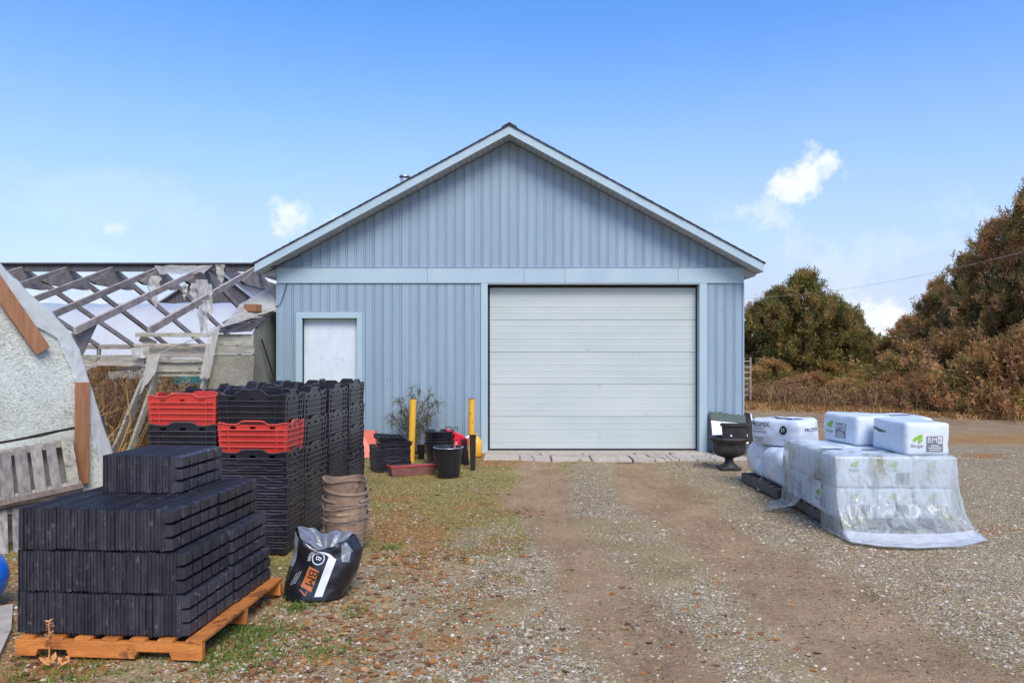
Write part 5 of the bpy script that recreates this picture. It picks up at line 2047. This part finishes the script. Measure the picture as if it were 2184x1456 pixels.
for k in range(3):
    pr_rect(o, fp, 'left', -.23, -.06 - .022 * k, (.17, .15, .1)[k], .008, M['print_grey'], .004, 'print_line')
pts = [(.17 + .055 * math.cos(t * math.pi / 12), .045 + .055 * math.sin(t * math.pi / 12)) for t in range(24)]
pr_poly(o, fp, 'left', pts, M['print_black'], .0105, 'emblem')
pr_text(o, fp, 'left', 'M', .17, .045, .07, M['print_white'], .014)
for k in (0, 1):
    pr_rect(o, fp, 'left', .17 + .06 * k, -.08, .03, .02, M['print_grey'], .004)
pr_text(o, fp, 'front', 'PROMIX', .01, .045, .066, M['print_black'])
pr_poly(o, fp, 'top', [(-.13, .12), (-.11, .05), (-.13, -.02), (-.10, -.12), (-.12, -.2), (-.05, -.30), (-.02, -.33), (-.02, -.26), (-.06, -.18), (-.04, -.1), (-.08, 0), (-.07, .06)], M['print_black'], .005, 'tear')

# ------------------------------------------------------------------ film over the bales
FW = M['film_wrap']
wrap = thing('plastic_wrap', 'dirty clear plastic film draped over the bales and spreading over the gravel', 'plastic sheet', (0, 0, 0))


def poly_at(pts, t):
    f = t * (len(pts) - 1)
    i = min(int(f), len(pts) - 2)
    return Vector(pts[i]).lerp(Vector(pts[i + 1]), f - i)


ftop = [on2(-.022, .30), on2(-.03, .10), on2(-.02, -.02), on2(.28, -.035), on2(.56, -.035), on2(.84, -.035), on2(1.10, -.03), on2(1.135, .06), on2(1.14, .5)]
fbot = [(3.06, 7.25), (3.05, 7.02), (3.06, 6.62), (3.24, 6.47), (3.56, 6.40), (3.95, 6.46), (4.34, 6.68), (4.44, 6.98), (4.42, 7.5)]
fin = [on2(.05, .30), on2(.05, .15), on2(.06, .12), on2(.30, .10), on2(.56, .12), on2(.84, .10), on2(1.0, .1), on2(1.06, .14), on2(1.06, .5)]


def fwrap(u, v):
    a, b, c = poly_at([(*p, 0) for p in ftop], u), poly_at([(*p, 0) for p in fbot], u), poly_at([(*p, 0) for p in fin], u)
    nx = (b - a)
    nx.z = 0
    nx = nx.normalized() if nx.length > .01 else Vector((0, -1, 0))
    f1 = noise.noise(Vector((u * 9, v * 1.2, 4))) + .6 * noise.noise(Vector((u * 22, v * 2.2, 7)))
    if v < .1:
        t = v / .1
        p = c.lerp(a, t)
        p.z = .748 + .004 * f1 + .006 - .012 * t * t
        return p
    t = (v - .1) / .9
    edge = .05 * noise.noise(Vector((u * 7, 5, 1)))
    rdg = (1 - 2.2 * abs(noise.noise(Vector((u * 16 + t * 1.5, t * .9, 31))))) + .6 * (1 - 2.2 * abs(noise.noise(Vector((u * 34 - t * 3, t * 1.6, 37)))))
    o_ = (t ** 3.4) * (1 + edge)
    p = a.lerp(b, o_) + nx * (.014 + t * (1 - t ** 3) * (.030 * f1 + .042 * rdg + .02 + .014 * (1 - 2.2 * abs(noise.noise(Vector((u * 75 + t * 6, t * 9, 41)))))))
    p.z = max(.012 + .016 * max(0, rdg) * (t < .985), .742 * (1 - t) ** 1.25 - .01)
    return p


MB().grid(220, 80, fwrap).build('front_sheet', FW, wrap, smooth='all')
ltop = [on2(-.022, 1.40), on2(-.022, 1.1), on2(-.022, .8), on2(-.022, .5), on2(-.022, .32)]
lbot = [(2.98, 8.42, .02), (2.78, 7.98, .015), (3.05, 7.82, .10), (3.08, 7.55, .36), (3.075, 7.32, .50)]
lin_ = [on2(.10, 1.40), on2(.12, 1.1), on2(.08, .8), on2(.10, .5), on2(.06, .32)]


def lwrap(u, v):
    a, b, c = poly_at([(*p, .742) for p in ltop], u), poly_at(lbot, u), poly_at([(*p, .752) for p in lin_], u)
    f1 = noise.noise(Vector((u * 8, v * 1.5, 14))) + .6 * noise.noise(Vector((u * 20, v * 3, 17)))
    if v < .12:
        return c.lerp(a, v / .12) + Vector((0, 0, .004 * f1))
    k = (v - .12) / .88
    p = a.lerp(b, k)
    if u < .55:
        # hang first, then spread over the ground
        w_ = max(0, (k - .8) / .2)
        h = a.lerp(Vector((a.x - .03, a.y, .06)), min(1, k / .8))
        p = h.lerp(b, w_) if k > .8 else h
        p = p.lerp(a.lerp(b, k), max(0, (u - .3) / .25)) if u > .3 else p
    p.x -= .012 + abs(f1) * .03 * k * (1 if p.z > .05 else .2)
    p.z = max(.014, p.z + .02 * f1 * k * (1 if p.z < .2 else 0))
    return p


MB().grid(60, 44, lwrap).build('side_sheet', FW, wrap, smooth='all')


def flapf(u, v):
    a, b = poly_at([(*p, 0) for p in ftop], .22 + .62 * u), poly_at([(*p, 0) for p in fbot], .22 + .62 * u)
    f1 = noise.noise(Vector((u * 12, v * 3, 24))) + .6 * noise.noise(Vector((u * 30, v * 6, 27)))
    p = a.lerp(b, .60 + .42 * v)
    p.z = .034 - .014 * v + .020 * max(0, f1 + .3) * math.sin(math.pi * v) + .05 * (1 - v) ** 3
    return p


MB().grid(60, 12, flapf).build('ground_flap', M['film_flap'], wrap, smooth='all')
lt = MB()
rr_ = random.Random(4)
c0 = G(1632, 1046)


def litf(u, v):
    x, y = c0.x - .12 + .26 * u + .05 * v, c0.y - .10 + .28 * v
    z = .02 + .12 * max(0, noise.noise(Vector((u * 3, v * 3, 2))) + .35) * math.sin(math.pi * u) + .18 * max(0, v - .6)
    return (x + .03 * noise.noise(Vector((u * 5, v * 5, 5))), y, z)


o = MB().grid(16, 14, litf).build('plastic_scrap', M['film_old'], None, smooth='all')
tag(o, 'crumpled scrap of dirty white plastic at the corner of the rear pallet', 'plastic scrap')

# ladder and cable by the trees
ld = thing('ladder', 'grey wooden ladder standing in the growth behind the garage corner', 'ladder', (0, 0, 0))
for px in (1586, 1601):
    MB().beam(P(px, 852, 25), P(px, 762, 25.3), .06, .04).build('rail', M['grey_wood_z'], ld)
for k in range(7):
    MB().beam(P(1586, 770 + 12 * k, 25.15), P(1601, 770 + 12 * k, 25.15), .03, .04).build('rung', M['grey_wood'], ld)
ca, cb = P(1500, 640, 26), P(2700, 395, 12)
cbl = MB().tube([ca.lerp(cb, t / 30) - Vector((0, 0, .5 * math.sin(math.pi * t / 30))) for t in range(31)], .0035, 5).build('overhead_cable', M['cable_pale'])
tag(cbl, 'thin pale overhead cable crossing in front of the trees at right', 'cable')

# ------------------------------------------------------------------ trees
def unit(v):
    return v / np.maximum(1e-6, np.linalg.norm(v, axis=-1, keepdims=True))


def strips(base, d, side, ln, wd, bend):
    """leaf blades as two-quad strips -> (verts, faces)"""
    n = len(base)
    ln, wd = ln[:, None], wd[:, None]
    mid = base + d * ln * .55
    d2 = unit(d + bend)
    tip = mid + d2 * ln * .45
    v = np.stack([base - side * wd * .25, base + side * wd * .25, mid + side * wd * .5, mid - side * wd * .5, tip + side * wd * .12, tip - side * wd * .12], 1).reshape(-1, 3)
    i = np.arange(n)[:, None] * 6
    f = np.concatenate([i + np.array([[0, 1, 2, 3]]), i + np.array([[3, 2, 4, 5]])], 1).reshape(-1, 4)
    return v, f


PAL = {'green': np.array([[.12, .125, .034], [.23, .20, .055], [.33, .25, .072], [.42, .27, .095], [.20, .185, .058]]),
       'mixed': np.array([[.26, .22, .06], [.46, .34, .11], [.56, .30, .12], [.60, .35, .17], [.38, .29, .09]]),
       'rust': np.array([[.28, .20, .07], [.46, .24, .095], [.55, .32, .145], [.40, .21, .11], [.33, .26, .08]])}


def cedar(name, h, R_, seed, pal, nbr=230, nsp=10, nlf=13, power=1.7, low=.0):
    rg = np.random.default_rng(seed)
    trunk = MB()
    wv = [Vector((.10 * math.sin(i * 1.3 + seed), .10 * math.cos(i * .9 + seed), h * .94 * i / 8)) for i in range(9)]
    trunk.tube(wv, [max(.012, .13 * (1 - i / 8.3)) for i in range(9)], 8)
    P_, D_, SC = [], [], []
    for b in range(nbr):
        zt = low + (1 - low) * rg.random() ** .85
        prof_ = (1 - zt ** power) ** .75
        r = R_ * (prof_ + .06) * rg.choice([.6, .8, .95, 1.05, 1.28]) * rg.uniform(.85, 1.1) * (1 + .18 * math.sin(3 * zt * 5 + seed + b * .01))
        a = rg.uniform(0, 2 * math.pi)
        r *= 1 + .16 * math.sin(2 * a + seed) + .10 * math.sin(5 * a + seed * 2)
        z0 = zt * h * .97
        p0 = np.array([0, 0, max(.05, z0 - .25 * r)])
        p1 = np.array([r * math.cos(a), r * math.sin(a), z0 + rg.uniform(-.1, .22)])
        if b % 5 == 0:
            trunk.tube([tuple(p0), tuple(p0 * .5 + p1 * .5 + np.array([0, 0, -.06])), tuple(p0 * .1 + p1 * .9)], [.03, .02, .007], 5, False)
        t = rg.uniform(.5, 1.06, nsp) ** .7
        pts = p0 + (p1 - p0) * t[:, None]
        pts[:, 2] += -.10 * np.sin(t * math.pi) * r * .3
        pts += rg.normal(0, .075, (nsp, 3)) * (.5 + t[:, None])
        dirs = unit(np.tile((p1 - p0) / max(r, .1), (nsp, 1)) + rg.normal(0, .5, (nsp, 3)) + np.array([0, 0, .35]))
        P_.append(pts)
        D_.append(dirs)
        SC.append(rg.uniform(.75, 1.2) * np.ones(nsp) * (1.15 - .35 * zt))
    P_, D_, SC = np.concatenate(P_), np.concatenate(D_), np.concatenate(SC)
    P_[:, 2] = np.maximum(P_[:, 2], .08)
    K_ = len(P_)
    n = K_ * nlf
    base = np.repeat(P_, nlf, 0) + rg.normal(0, .075, (n, 3))
    d = unit(np.repeat(D_, nlf, 0) + rg.normal(0, .75, (n, 3)))
    side = unit(np.cross(d, rg.normal(0, 1, (n, 3))))
    s = np.repeat(SC, nlf)
    v, f = strips(base, d, side, rg.uniform(.09, .22, n) * s, rg.uniform(.025, .06, n) * s, rg.normal(0, .35, (n, 3)) + np.array([0, 0, .1]))
    cp = PAL[pal]
    # neighbouring sprays share a tone: pick by a smooth field plus noise
    fld = np.array([noise.noise(Vector(p * 1.1 + seed)) for p in P_])
    ci = np.clip(((fld + .55) * 3.2 + rg.normal(0, .9, K_)).astype(int), 0, 4)
    col = cp[ci] * rg.uniform(.65, 1.35, (K_, 1))
    col = np.repeat(np.repeat(col, nlf, 0) * rg.uniform(.8, 1.2, (n, 1)), 6, 0)
    cm = np_mesh(name + '_crown', v, f, M['leaf'], False, col)
    tm_ = trunk.mesh(name + '_trunk', M['bark'], smooth='all')
    return tm_, cm


variants = {}
for nm, a in (('a', ('green', 5.2, 2.5, 3, 'green')), ('b', ('green', 5.2, 2.1, 14, 'green')), ('c', ('mixed', 6.0, 2.3, 25, 'mixed')), ('d', ('mixed', 6.2, 2.6, 37, 'mixed')),
              ('e', ('rust', 5.5, 2.4, 48, 'rust')), ('f', ('bush', 2.4, 2.0, 59, 'mixed')), ('g', ('bush', 2.4, 2.1, 66, 'rust'))):
    if nm in 'fg':
        variants[nm] = (cedar('bush', a[1], a[2], a[3], a[4], 190, 10, 13, 2.6), a[1], a[2])
    else:
        variants[nm] = (cedar('cedar', a[1], a[2], a[3], a[4], 260 if nm in 'ab' else 240, 11, 19, 2.7 if nm in 'ab' else 1.5), a[1], a[2])


def plant_tree(kind, px, Yt, top, hw, label, cat='tree', group='cedar trees behind the yard'):
    (tme, cme), h0, r0 = variants[kind]
    hh = CAM_H - (top - 760) * Yt / FPX
    rr = hw * Yt / FPX
    o = thing('bush' if cat == 'bush' else 'cedar_tree', label, cat, ((px - 1092) * Yt / FPX, Yt, -.03), random.uniform(0, 6.28), group)
    o.scale = (rr / r0, rr / r0, hh / h0)
    link('trunk', tme, o)
    link('crown', cme, o)
    return o


for t in (('a', 1612, 32, 655, 62, 'dark green cedar nearest the garage corner, half hidden by it'),
          ('b', 1660, 31, 612, 80, 'dark green cedar rising left of the tallest one in the left clump'),
          ('a', 1712, 30, 580, 105, 'tallest dark green cedar in the clump right of the garage'),
          ('b', 1775, 31, 632, 78, 'dark green cedar right of the tallest in the left clump'),
          ('a', 1826, 33, 668, 50, 'small dark cedar at the right end of the left clump'),
          ('e', 1895, 31, 722, 70, 'low rusty cedar at the left end of the right hand row'),
          ('c', 1935, 29, 676, 80, 'brownish cedar second from the left in the right hand row'),
          ('d', 2000, 27, 596, 84, 'brownish cedar with a wispy top, third in the right hand row'),
          ('c', 2062, 25.5, 548, 100, 'brown cedar left of the two tallest at the right edge'),
          ('d', 2128, 24, 462, 112, 'tall brown and green cedar next to the right edge'),
          ('c', 2205, 22.5, 395, 118, 'tallest brown cedar, cut by the right edge of the view'),
          ('e', 2300, 21, 360, 130, 'brown cedar almost wholly outside the right edge')):
    plant_tree(*t)
for t in (('g', 1885, 29, 790, 70, 'low rust brown bush in the gap between the two tree clumps'),
          ('f', 1950, 25.5, 735, 95, 'round olive bush before the brownish cedars at mid height'),
          ('g', 2040, 23.5, 715, 105, 'rusty bush at the foot of the brown cedars'),
          ('f', 2120, 21.5, 740, 110, 'olive brown bush before the tall cedars near the right edge'),
          ('g', 2200, 20.5, 700, 110, 'rusty bush cut by the right edge'),
          ('f', 1640, 28.5, 770, 80, 'olive bush at the foot of the left cedar clump'),
          ('g', 1700, 26.8, 806, 70, 'low rust brown bush in the weeds before the left clump'),
          ('f', 1830, 26.2, 800, 66, 'small olive bush in the weeds between the clumps'),
          ('g', 1990, 22.2, 800, 75, 'low rusty bush in front of the round olive one'),
          ('f', 1770, 29, 775, 85, 'low olive bush at the foot of the left clump, right side')):
    plant_tree(*t, cat='bush', group='bushes at the foot of the cedars')


for t in (('g', 235, 19, 772, 60, 'brown dry bush under the eave beam beside the chipboard wall'),
          ('g', 345, 20, 776, 62, 'brown dry bush behind the leaning door post'),
          ('g', 430, 22, 778, 56, 'brown dry bush behind the teal board'),
          ('g', 130, 20, 770, 70, 'brown dry bush hidden behind the chipboard wall edge')):
    plant_tree(*t, cat='bush', group='dry bushes inside the ruined greenhouse')
rb = random.Random(21)
ords = ('leftmost', 'second', 'third', 'fourth', 'fifth', 'sixth', 'seventh', 'eighth', 'rightmost')
for i in range(9):
    px = 1625 + i * 66 + rb.uniform(-18, 18)
    Yb = 27.6 - (px - 1625) * .0125 + rb.uniform(-.5, .5)
    plant_tree(rb.choice('fg'), px, Yb, rb.uniform(796, 826), rb.uniform(38, 62), 'low scruffy bush at the drive edge, ' + ords[i] + (' of the nine' if i in (0, 8) else ' from the garage corner'),
               cat='bush', group='scruffy bushes along the drive edge')
# far woods closing the horizon
def far_wood():
    rg = np.random.default_rng(77)
    n = 50000
    a = rg.uniform(-1.0, 1.0, n)
    Yf = rg.uniform(95, 125, n)
    base = np.stack([a * Yf * 1.3, Yf, np.zeros(n)], 1)
    hmax = 3.6 + 2.2 * (fbm(base[:, 0] * .05, base[:, 1] * .02, 31) - .4) * 2
    base[:, 2] = rg.random(n) ** .8 * np.maximum(2.5, hmax)
    d = unit(rg.normal(0, 1, (n, 3)) + np.array([0, 0, .6]))
    side = unit(np.cross(d, rg.normal(0, 1, (n, 3))))
    v, f = strips(base, d, side, rg.uniform(.35, .8, n), rg.uniform(.2, .4, n), rg.normal(0, .3, (n, 3)))
    col = np.repeat(PAL['mixed'][rg.integers(0, 5, n)] * rg.uniform(.7, 1.3, (n, 1)), 6, 0)
    o = link('far_woods', np_mesh('far_woods', v, f, M['leaf'], False, col))
    tag(o, 'distant low woods along the horizon', 'woods', kind='stuff')


far_wood()


# ------------------------------------------------------------------ dry weeds and grass
def weeds(name, label, xs, ys, hmin, hmax, cols, rg, tuft=5, width=.006, lean=.25, fluff=0):
    n0 = len(xs)
    n = n0 * tuft
    z = height(xs, ys)
    base = np.repeat(np.stack([xs, ys, z], 1), tuft, 0)
    base[:, :2] += rg.normal(0, .03, (n, 2))
    hh = rg.uniform(hmin, hmax, n) * np.repeat(.5 + fbm(xs * .9, ys * .9, 71), tuft)
    d = unit(rg.normal(0, lean, (n, 3)) * np.array([1, 1, .2]) + np.array([0, 0, 1]))
    side = unit(np.cross(d, rg.normal(0, 1, (n, 3)) * np.array([1, 1, .1])))
    v, f = strips(base, d, side, hh, width * rg.uniform(.7, 1.6, n), rg.normal(0, .45, (n, 3)))
    c = cols[rg.integers(0, len(cols), n0)] * rg.uniform(.6, 1.3, (n0, 1))
    c = np.repeat(c, tuft, 0)
    col = np.repeat(c, 6, 0)
    if fluff:
        # small withered leaves and seed heads along each stem
        k = n * fluff
        t = rg.uniform(.25, 1.0, k) ** .7
        b2 = np.repeat(base, fluff, 0) + np.repeat(d * hh[:, None], fluff, 0) * t[:, None] + rg.normal(0, .02, (k, 3))
        d2 = unit(rg.normal(0, 1, (k, 3)) + np.array([0, 0, .3]))
        s2 = unit(np.cross(d2, rg.normal(0, 1, (k, 3))))
        v2, f2 = strips(b2, d2, s2, rg.uniform(.03, .10, k), rg.uniform(.012, .03, k), rg.normal(0, .6, (k, 3)))
        f = np.concatenate([f, f2 + len(v)])
        v = np.concatenate([v, v2])
        col = np.concatenate([col, np.repeat(np.repeat(c, fluff, 0) * rg.uniform(.7, 1.35, (k, 1)), 6, 0)])
    o = link(name, np_mesh(name, v, f, M['dry'], False, col))
    return tag(o, label, 'weeds' if 'weed' in name else 'grass', kind='stuff')


rg = np.random.default_rng(5)
DRYC = np.array([[.32, .18, .085], [.24, .12, .06], [.20, .09, .055], [.40, .27, .12], [.28, .16, .085], [.20, .15, .06]])
# belt of reddish weeds along the foot of the trees
n = 7500
t = rg.random(n)
bx2 = 7.2 + t * 11.5
by2 = 28.4 - t * 8.6 + rg.normal(0, 1.5, n) + np.where(t < .1, 1, 0)
weeds('dry_weeds', 'reddish dry weeds along the foot of the trees', bx2, by2, .12, .85, DRYC, rg, 4, .016, .3, 4)
n = 9000
t = rg.random(n)
bx2 = 5.5 + t * 13
by2 = 26.2 - t * 8.6 + rg.normal(0, .8, n)
weeds('dry_grass', 'short orange dry grass before the tree weeds', bx2, by2, .06, .22, np.array([[.42, .24, .09], [.34, .17, .06], [.46, .30, .13]]), rg, 5, .016, .6)
# growth inside and behind the ruined greenhouse
n = 9500
bx2 = rg.uniform(-17, -4.6, n)
by2 = rg.uniform(13.2, 27, n)
k = fbm(bx2 * .9, by2 * .9, 61) > .36
weeds('dry_weed_thicket', 'brown dry weeds growing inside the ruined greenhouse', bx2[k], by2[k], .5, 1.6, np.array([[.30, .17, .08], [.24, .12, .06], [.16, .085, .045], [.40, .28, .13], [.20, .13, .07]]), rg, 4, .012, .4, 5)
n = 40
bx2, by2 = rg.uniform(-7.6, -6.25, n), rg.uniform(11.0, 12.2, n)
weeds('tall_weeds', 'tall straw coloured weeds at the edge of the chipboard wall', bx2, by2, .5, 1.5, np.array([[.5, .33, .12], [.40, .25, .10], [.22, .14, .06]]), rg, 6, .018, .35)

# short green and straw grass in the yard
n = 60000
gx_, gy_ = rg.uniform(-5.5, 3.2, n), 3.3 + 9.6 * rg.random(n) ** 1.6
d_, g_, m_, l_ = cover(gx_, gy_)
keep = rg.random(n) < np.clip(m_ * .75 + .10 * l_, 0, .9) * (1 - .9 * d_)
weeds('yard_grass', 'sparse short grass and moss in the yard', gx_[keep], gy_[keep], .008, .035, np.array([[.20, .19, .05], [.32, .26, .10], [.13, .15, .04], [.38, .27, .12]]), rg, 4, .0032, .9)
gx_, gy_ = [], []
for px, py, s_, q in ((470, 1345, .10, 60), (500, 1390, .14, 90), (555, 1345, .09, 50), (640, 1290, .07, 30), (830, 1165, .05, 16), (700, 1375, .10, 25), (60, 1440, .25, 80), (330, 1430, .3, 60), (760, 1300, .05, 10)):
    c = G(px, py)
    gx_.append(rg.normal(c.x, s_, q))
    gy_.append(rg.normal(c.y, s_, q))
weeds('green_grass_tufts', 'small fresh green grass tufts near the pallet and bag', np.concatenate(gx_), np.concatenate(gy_), .02, .07, np.array([[.12, .20, .03], [.18, .26, .05], [.09, .14, .03]]), rg, 7, .005, .8)


# ------------------------------------------------------------------ loose gravel
def gravel():
    rg = np.random.default_rng(9)
    n = 420000
    y = 3.3 * (13.5 / 3.3) ** rg.random(n)
    x = rg.uniform(-1, 1, n) * (y * .74 + .3)
    d_, g_, m_, l_ = cover(x, y)
    clump = fbm(x * 3, y * 3, 41, 3)
    w_ = np.clip(g_ * (.25 + 1.1 * clump) + .12 * (1 - d_) + .008, 0, 1) * .42
    keep = rg.random(n) < w_
    keep &= ~((y > WY - 1.05) & (x > -.6) & (x < 3.9))
    x, y = x[keep], y[keep]
    n = len(x)
    r = .003 + .0075 * rg.random(n) ** 2.2 + .012 * rg.random(n) ** 14
    z = height(x, y)
    dirs = np.array([[1, 0, 0], [0, 1, 0], [-1, 0, 0], [0, -1, 0], [0, 0, 1]], float)
    q = np.tile(dirs, (n, 1, 1)) * rg.uniform(.65, 1.35, (n, 5, 1)) * r[:, None, None]
    q[:, :, 2] *= .65
    q[:, 4, :2] += rg.uniform(-.4, .4, (n, 2)) * r[:, None]
    a = rg.uniform(0, 6.28, n)
    c, s = np.cos(a)[:, None], np.sin(a)[:, None]
    st_ = rg.uniform(.8, 1.5, n)[:, None]
    xx, yy = q[:, :, 0] * st_, q[:, :, 1]
    q[:, :, 0], q[:, :, 1] = xx * c - yy * s, xx * s + yy * c
    q += np.stack([x, y, z + r * .05], 1)[:, None, :]
    i = np.arange(n)[:, None] * 5
    f = (i[:, :, None] + np.array([[0, 1, 4], [1, 2, 4], [2, 3, 4], [3, 0, 4]])[None]).reshape(-1, 3)
    base = np.array([[.60, .55, .44], [.46, .40, .29], [.33, .275, .185], [.42, .33, .20], [.26, .20, .125], [.50, .45, .35]])
    col = np.repeat(base[rg.choice(6, n, p=[.09, .21, .24, .22, .16, .08])] * rg.uniform(.8, 1.2, (n, 1)), 5, 0)
    o = link('gravel', np_mesh('gravel', q.reshape(-1, 3), f, M['stone'], False, col))
    tag(o, 'loose pale gravel stones scattered over the yard', 'gravel', kind='stuff')


gravel()


# ------------------------------------------------------------------ fallen leaves and twigs
def leaves():
    rg = np.random.default_rng(19)
    cs_ = [(700, 1100, .3, 30), (800, 1190, .28, 80), (900, 1180, .3, 60), (860, 1240, .35, 90), (700, 1310, .25, 90), (760, 1370, .35, 120), (650, 1390, .3, 90), (860, 1400, .4, 110),
           (1000, 1230, .5, 50), (1120, 1086, .10, 26), (960, 1080, .5, 40), (1250, 1420, .4, 25), (560, 1430, .4, 60), (20, 1300, .4, 160), (100, 1430, .3, 40), (1590, 1335, .22, 14), (1500, 995, .4, 40), (1040, 1370, .5, 50), (900, 1030, .6, 30)]
    xs, ys = [], []
    for px, py, s_, q in cs_:
        c = G(px, py)
        q = int(q * 3.5)
        xs.append(rg.normal(c.x, s_ * 1.15, q))
        ys.append(rg.normal(c.y, s_ * 1.3, q))
    xs.append(rg.uniform(-3.5, 2, 140))
    ys.append(3.4 + 8 * rg.random(140))
    x, y = np.concatenate(xs), np.concatenate(ys)
    n = len(x)
    s = .006 + .034 * rg.random(n) ** 2.4
    a = rg.uniform(0, 6.28, n)
    # a lobed, curled leaf: fan of 9 rim points
    th = np.linspace(0, 2 * np.pi, 11)[:-1]
    rad = np.array([1, .75, .9, .7, .8, .5, .75, .7, .95, .75])
    rim = np.stack([np.cos(th) * rad, np.sin(th) * rad * .8, np.zeros(10)], 1)
    q = np.concatenate([np.zeros((n, 1, 3)), np.tile(rim, (n, 1, 1)) * rg.uniform(.75, 1.25, (n, 10, 1))], 1)
    q[:, :, 2] = rg.uniform(.0, .25, (n, 1)) * (q[:, :, 0] ** 2) + rg.uniform(-.1, .2, (n, 1)) * (q[:, :, 1] ** 2) + rg.normal(0, .04, (n, 11))
    q *= s[:, None, None]
    tlt = rg.normal(0, .10, n)[:, None]
    q[:, :, 2] += q[:, :, 0] * tlt
    q[:, :, 2] -= q[:, :, 2].min(1, keepdims=True)
    c, sn = np.cos(a)[:, None], np.sin(a)[:, None]
    xx, yy = q[:, :, 0].copy(), q[:, :, 1].copy()
    q[:, :, 0], q[:, :, 1] = xx * c - yy * sn, xx * sn + yy * c
    q += np.stack([x, y, height(x, y) + .001], 1)[:, None, :]
    i = np.arange(n)[:, None] * 11
    f = (i[:, :, None] + np.array([[0, k, k % 10 + 1] for k in range(1, 11)])[None]).reshape(-1, 3)
    base = np.array([[.44, .19, .06], [.38, .15, .05], [.26, .11, .045], [.46, .26, .11], [.38, .22, .10], [.17, .09, .05]])
    col = np.repeat(base[rg.integers(0, 6, n)] * rg.uniform(.7, 1.25, (n, 1)), 11, 0)
    o = link('fallen_leaves', np_mesh('fallen_leaves', q.reshape(-1, 3), f, M['dry'], False, col))
    tag(o, 'orange brown fallen leaves scattered over the yard', 'leaves', kind='stuff')


leaves()
tw_ = MB()
rw = random.Random(12)
for i in range(90):
    if i < 30:
        g = G(rw.uniform(-20, 40), rw.uniform(1200, 1330))
    else:
        g = G(rw.uniform(560, 2100), rw.uniform(1060, 1440))
    a, ln = rw.uniform(0, 6.28), rw.uniform(.04, .16)
    hz = float(height(np.array([g.x]), np.array([g.y]))[0]) + .006
    p0 = Vector((g.x, g.y, hz))
    p2 = p0 + Vector((math.cos(a), math.sin(a), rw.uniform(0, .12))) * ln
    p1 = p0.lerp(p2, .5) + Vector((rw.uniform(-.01, .01), rw.uniform(-.01, .01), .006))
    tw_.tube([p0, p1, p2], [.003, .0025, .0015], 5)
o = tw_.build('twigs', M['dead_stem'])
tag(o, 'small dead twigs scattered over the yard', 'twigs', kind='stuff')
sp_ = thing('dry_sprig', 'small orange dry plant sprig standing before the orange pallet', 'plant', G(104, 1418))
M['sprig'] = pm('orange_sprig', (.55, .22, .06), (.66, .33, .12), 9, .8)
MB().tube([(0, 0, 0), (.004, 0, .1), (.008, -.01, .235)], .004, 6).build('stem', M['sprig'], sp_)
lv = MB()
for k in range(40):
    z = .12 + .12 * rw.random()
    quad_leaves(lv, (.006, -.005, z), (rw.uniform(-1, 1), rw.uniform(-1, 1), .5), .028, .014, 2, .4)
for k in range(16):
    quad_leaves(lv, (rw.uniform(-.05, .10), rw.uniform(-.03, .03), .01), (rw.uniform(-1, 1), rw.uniform(-1, 1), .6), .05, .03, 2, .4)
lv.build('leaves', M['sprig'], sp_)


# ------------------------------------------------------------------ dark crumbs of bark, soil and dead stalks
def crumbs():
    rg = np.random.default_rng(29)
    n = 60000
    y = 3.3 * (12.5 / 3.3) ** rg.random(n)
    x = rg.uniform(-1, 1, n) * (y * .74 + .3)
    w_ = sst(.35, .7, fbm(x * 2.2, y * 2.2, 91, 4)) * .55 + .03
    keep = (rg.random(n) < w_) & ~((y > WY - 1.05) & (x > -.6) & (x < 3.9))
    x, y = x[keep], y[keep]
    n = len(x)
    base = np.stack([x, y, height(x, y) + .003], 1)
    d = unit(rg.normal(0, 1, (n, 3)) * np.array([1, 1, .12]))
    side = unit(np.cross(d, np.array([0, 0, 1.0]) + rg.normal(0, .3, (n, 3))))
    v, f = strips(base, d, side, .006 + .04 * rg.random(n) ** 2.5, .003 + .007 * rg.random(n) ** 2, rg.normal(0, .4, (n, 3)) * np.array([1, 1, .2]))
    v[:, 2] = np.maximum(v[:, 2], np.repeat(base[:, 2], 6) - .002)
    base_c = np.array([[.07, .05, .035], [.13, .08, .05], [.22, .12, .055], [.30, .20, .10], [.05, .04, .03]])
    col = np.repeat(base_c[rg.integers(0, 5, n)], 6, 0)
    o = link('ground_debris', np_mesh('ground_debris', v, f, M['dry'], False, col))
    tag(o, 'dark crumbs of bark and dead stalks strewn over the yard', 'debris', kind='stuff')


crumbs()
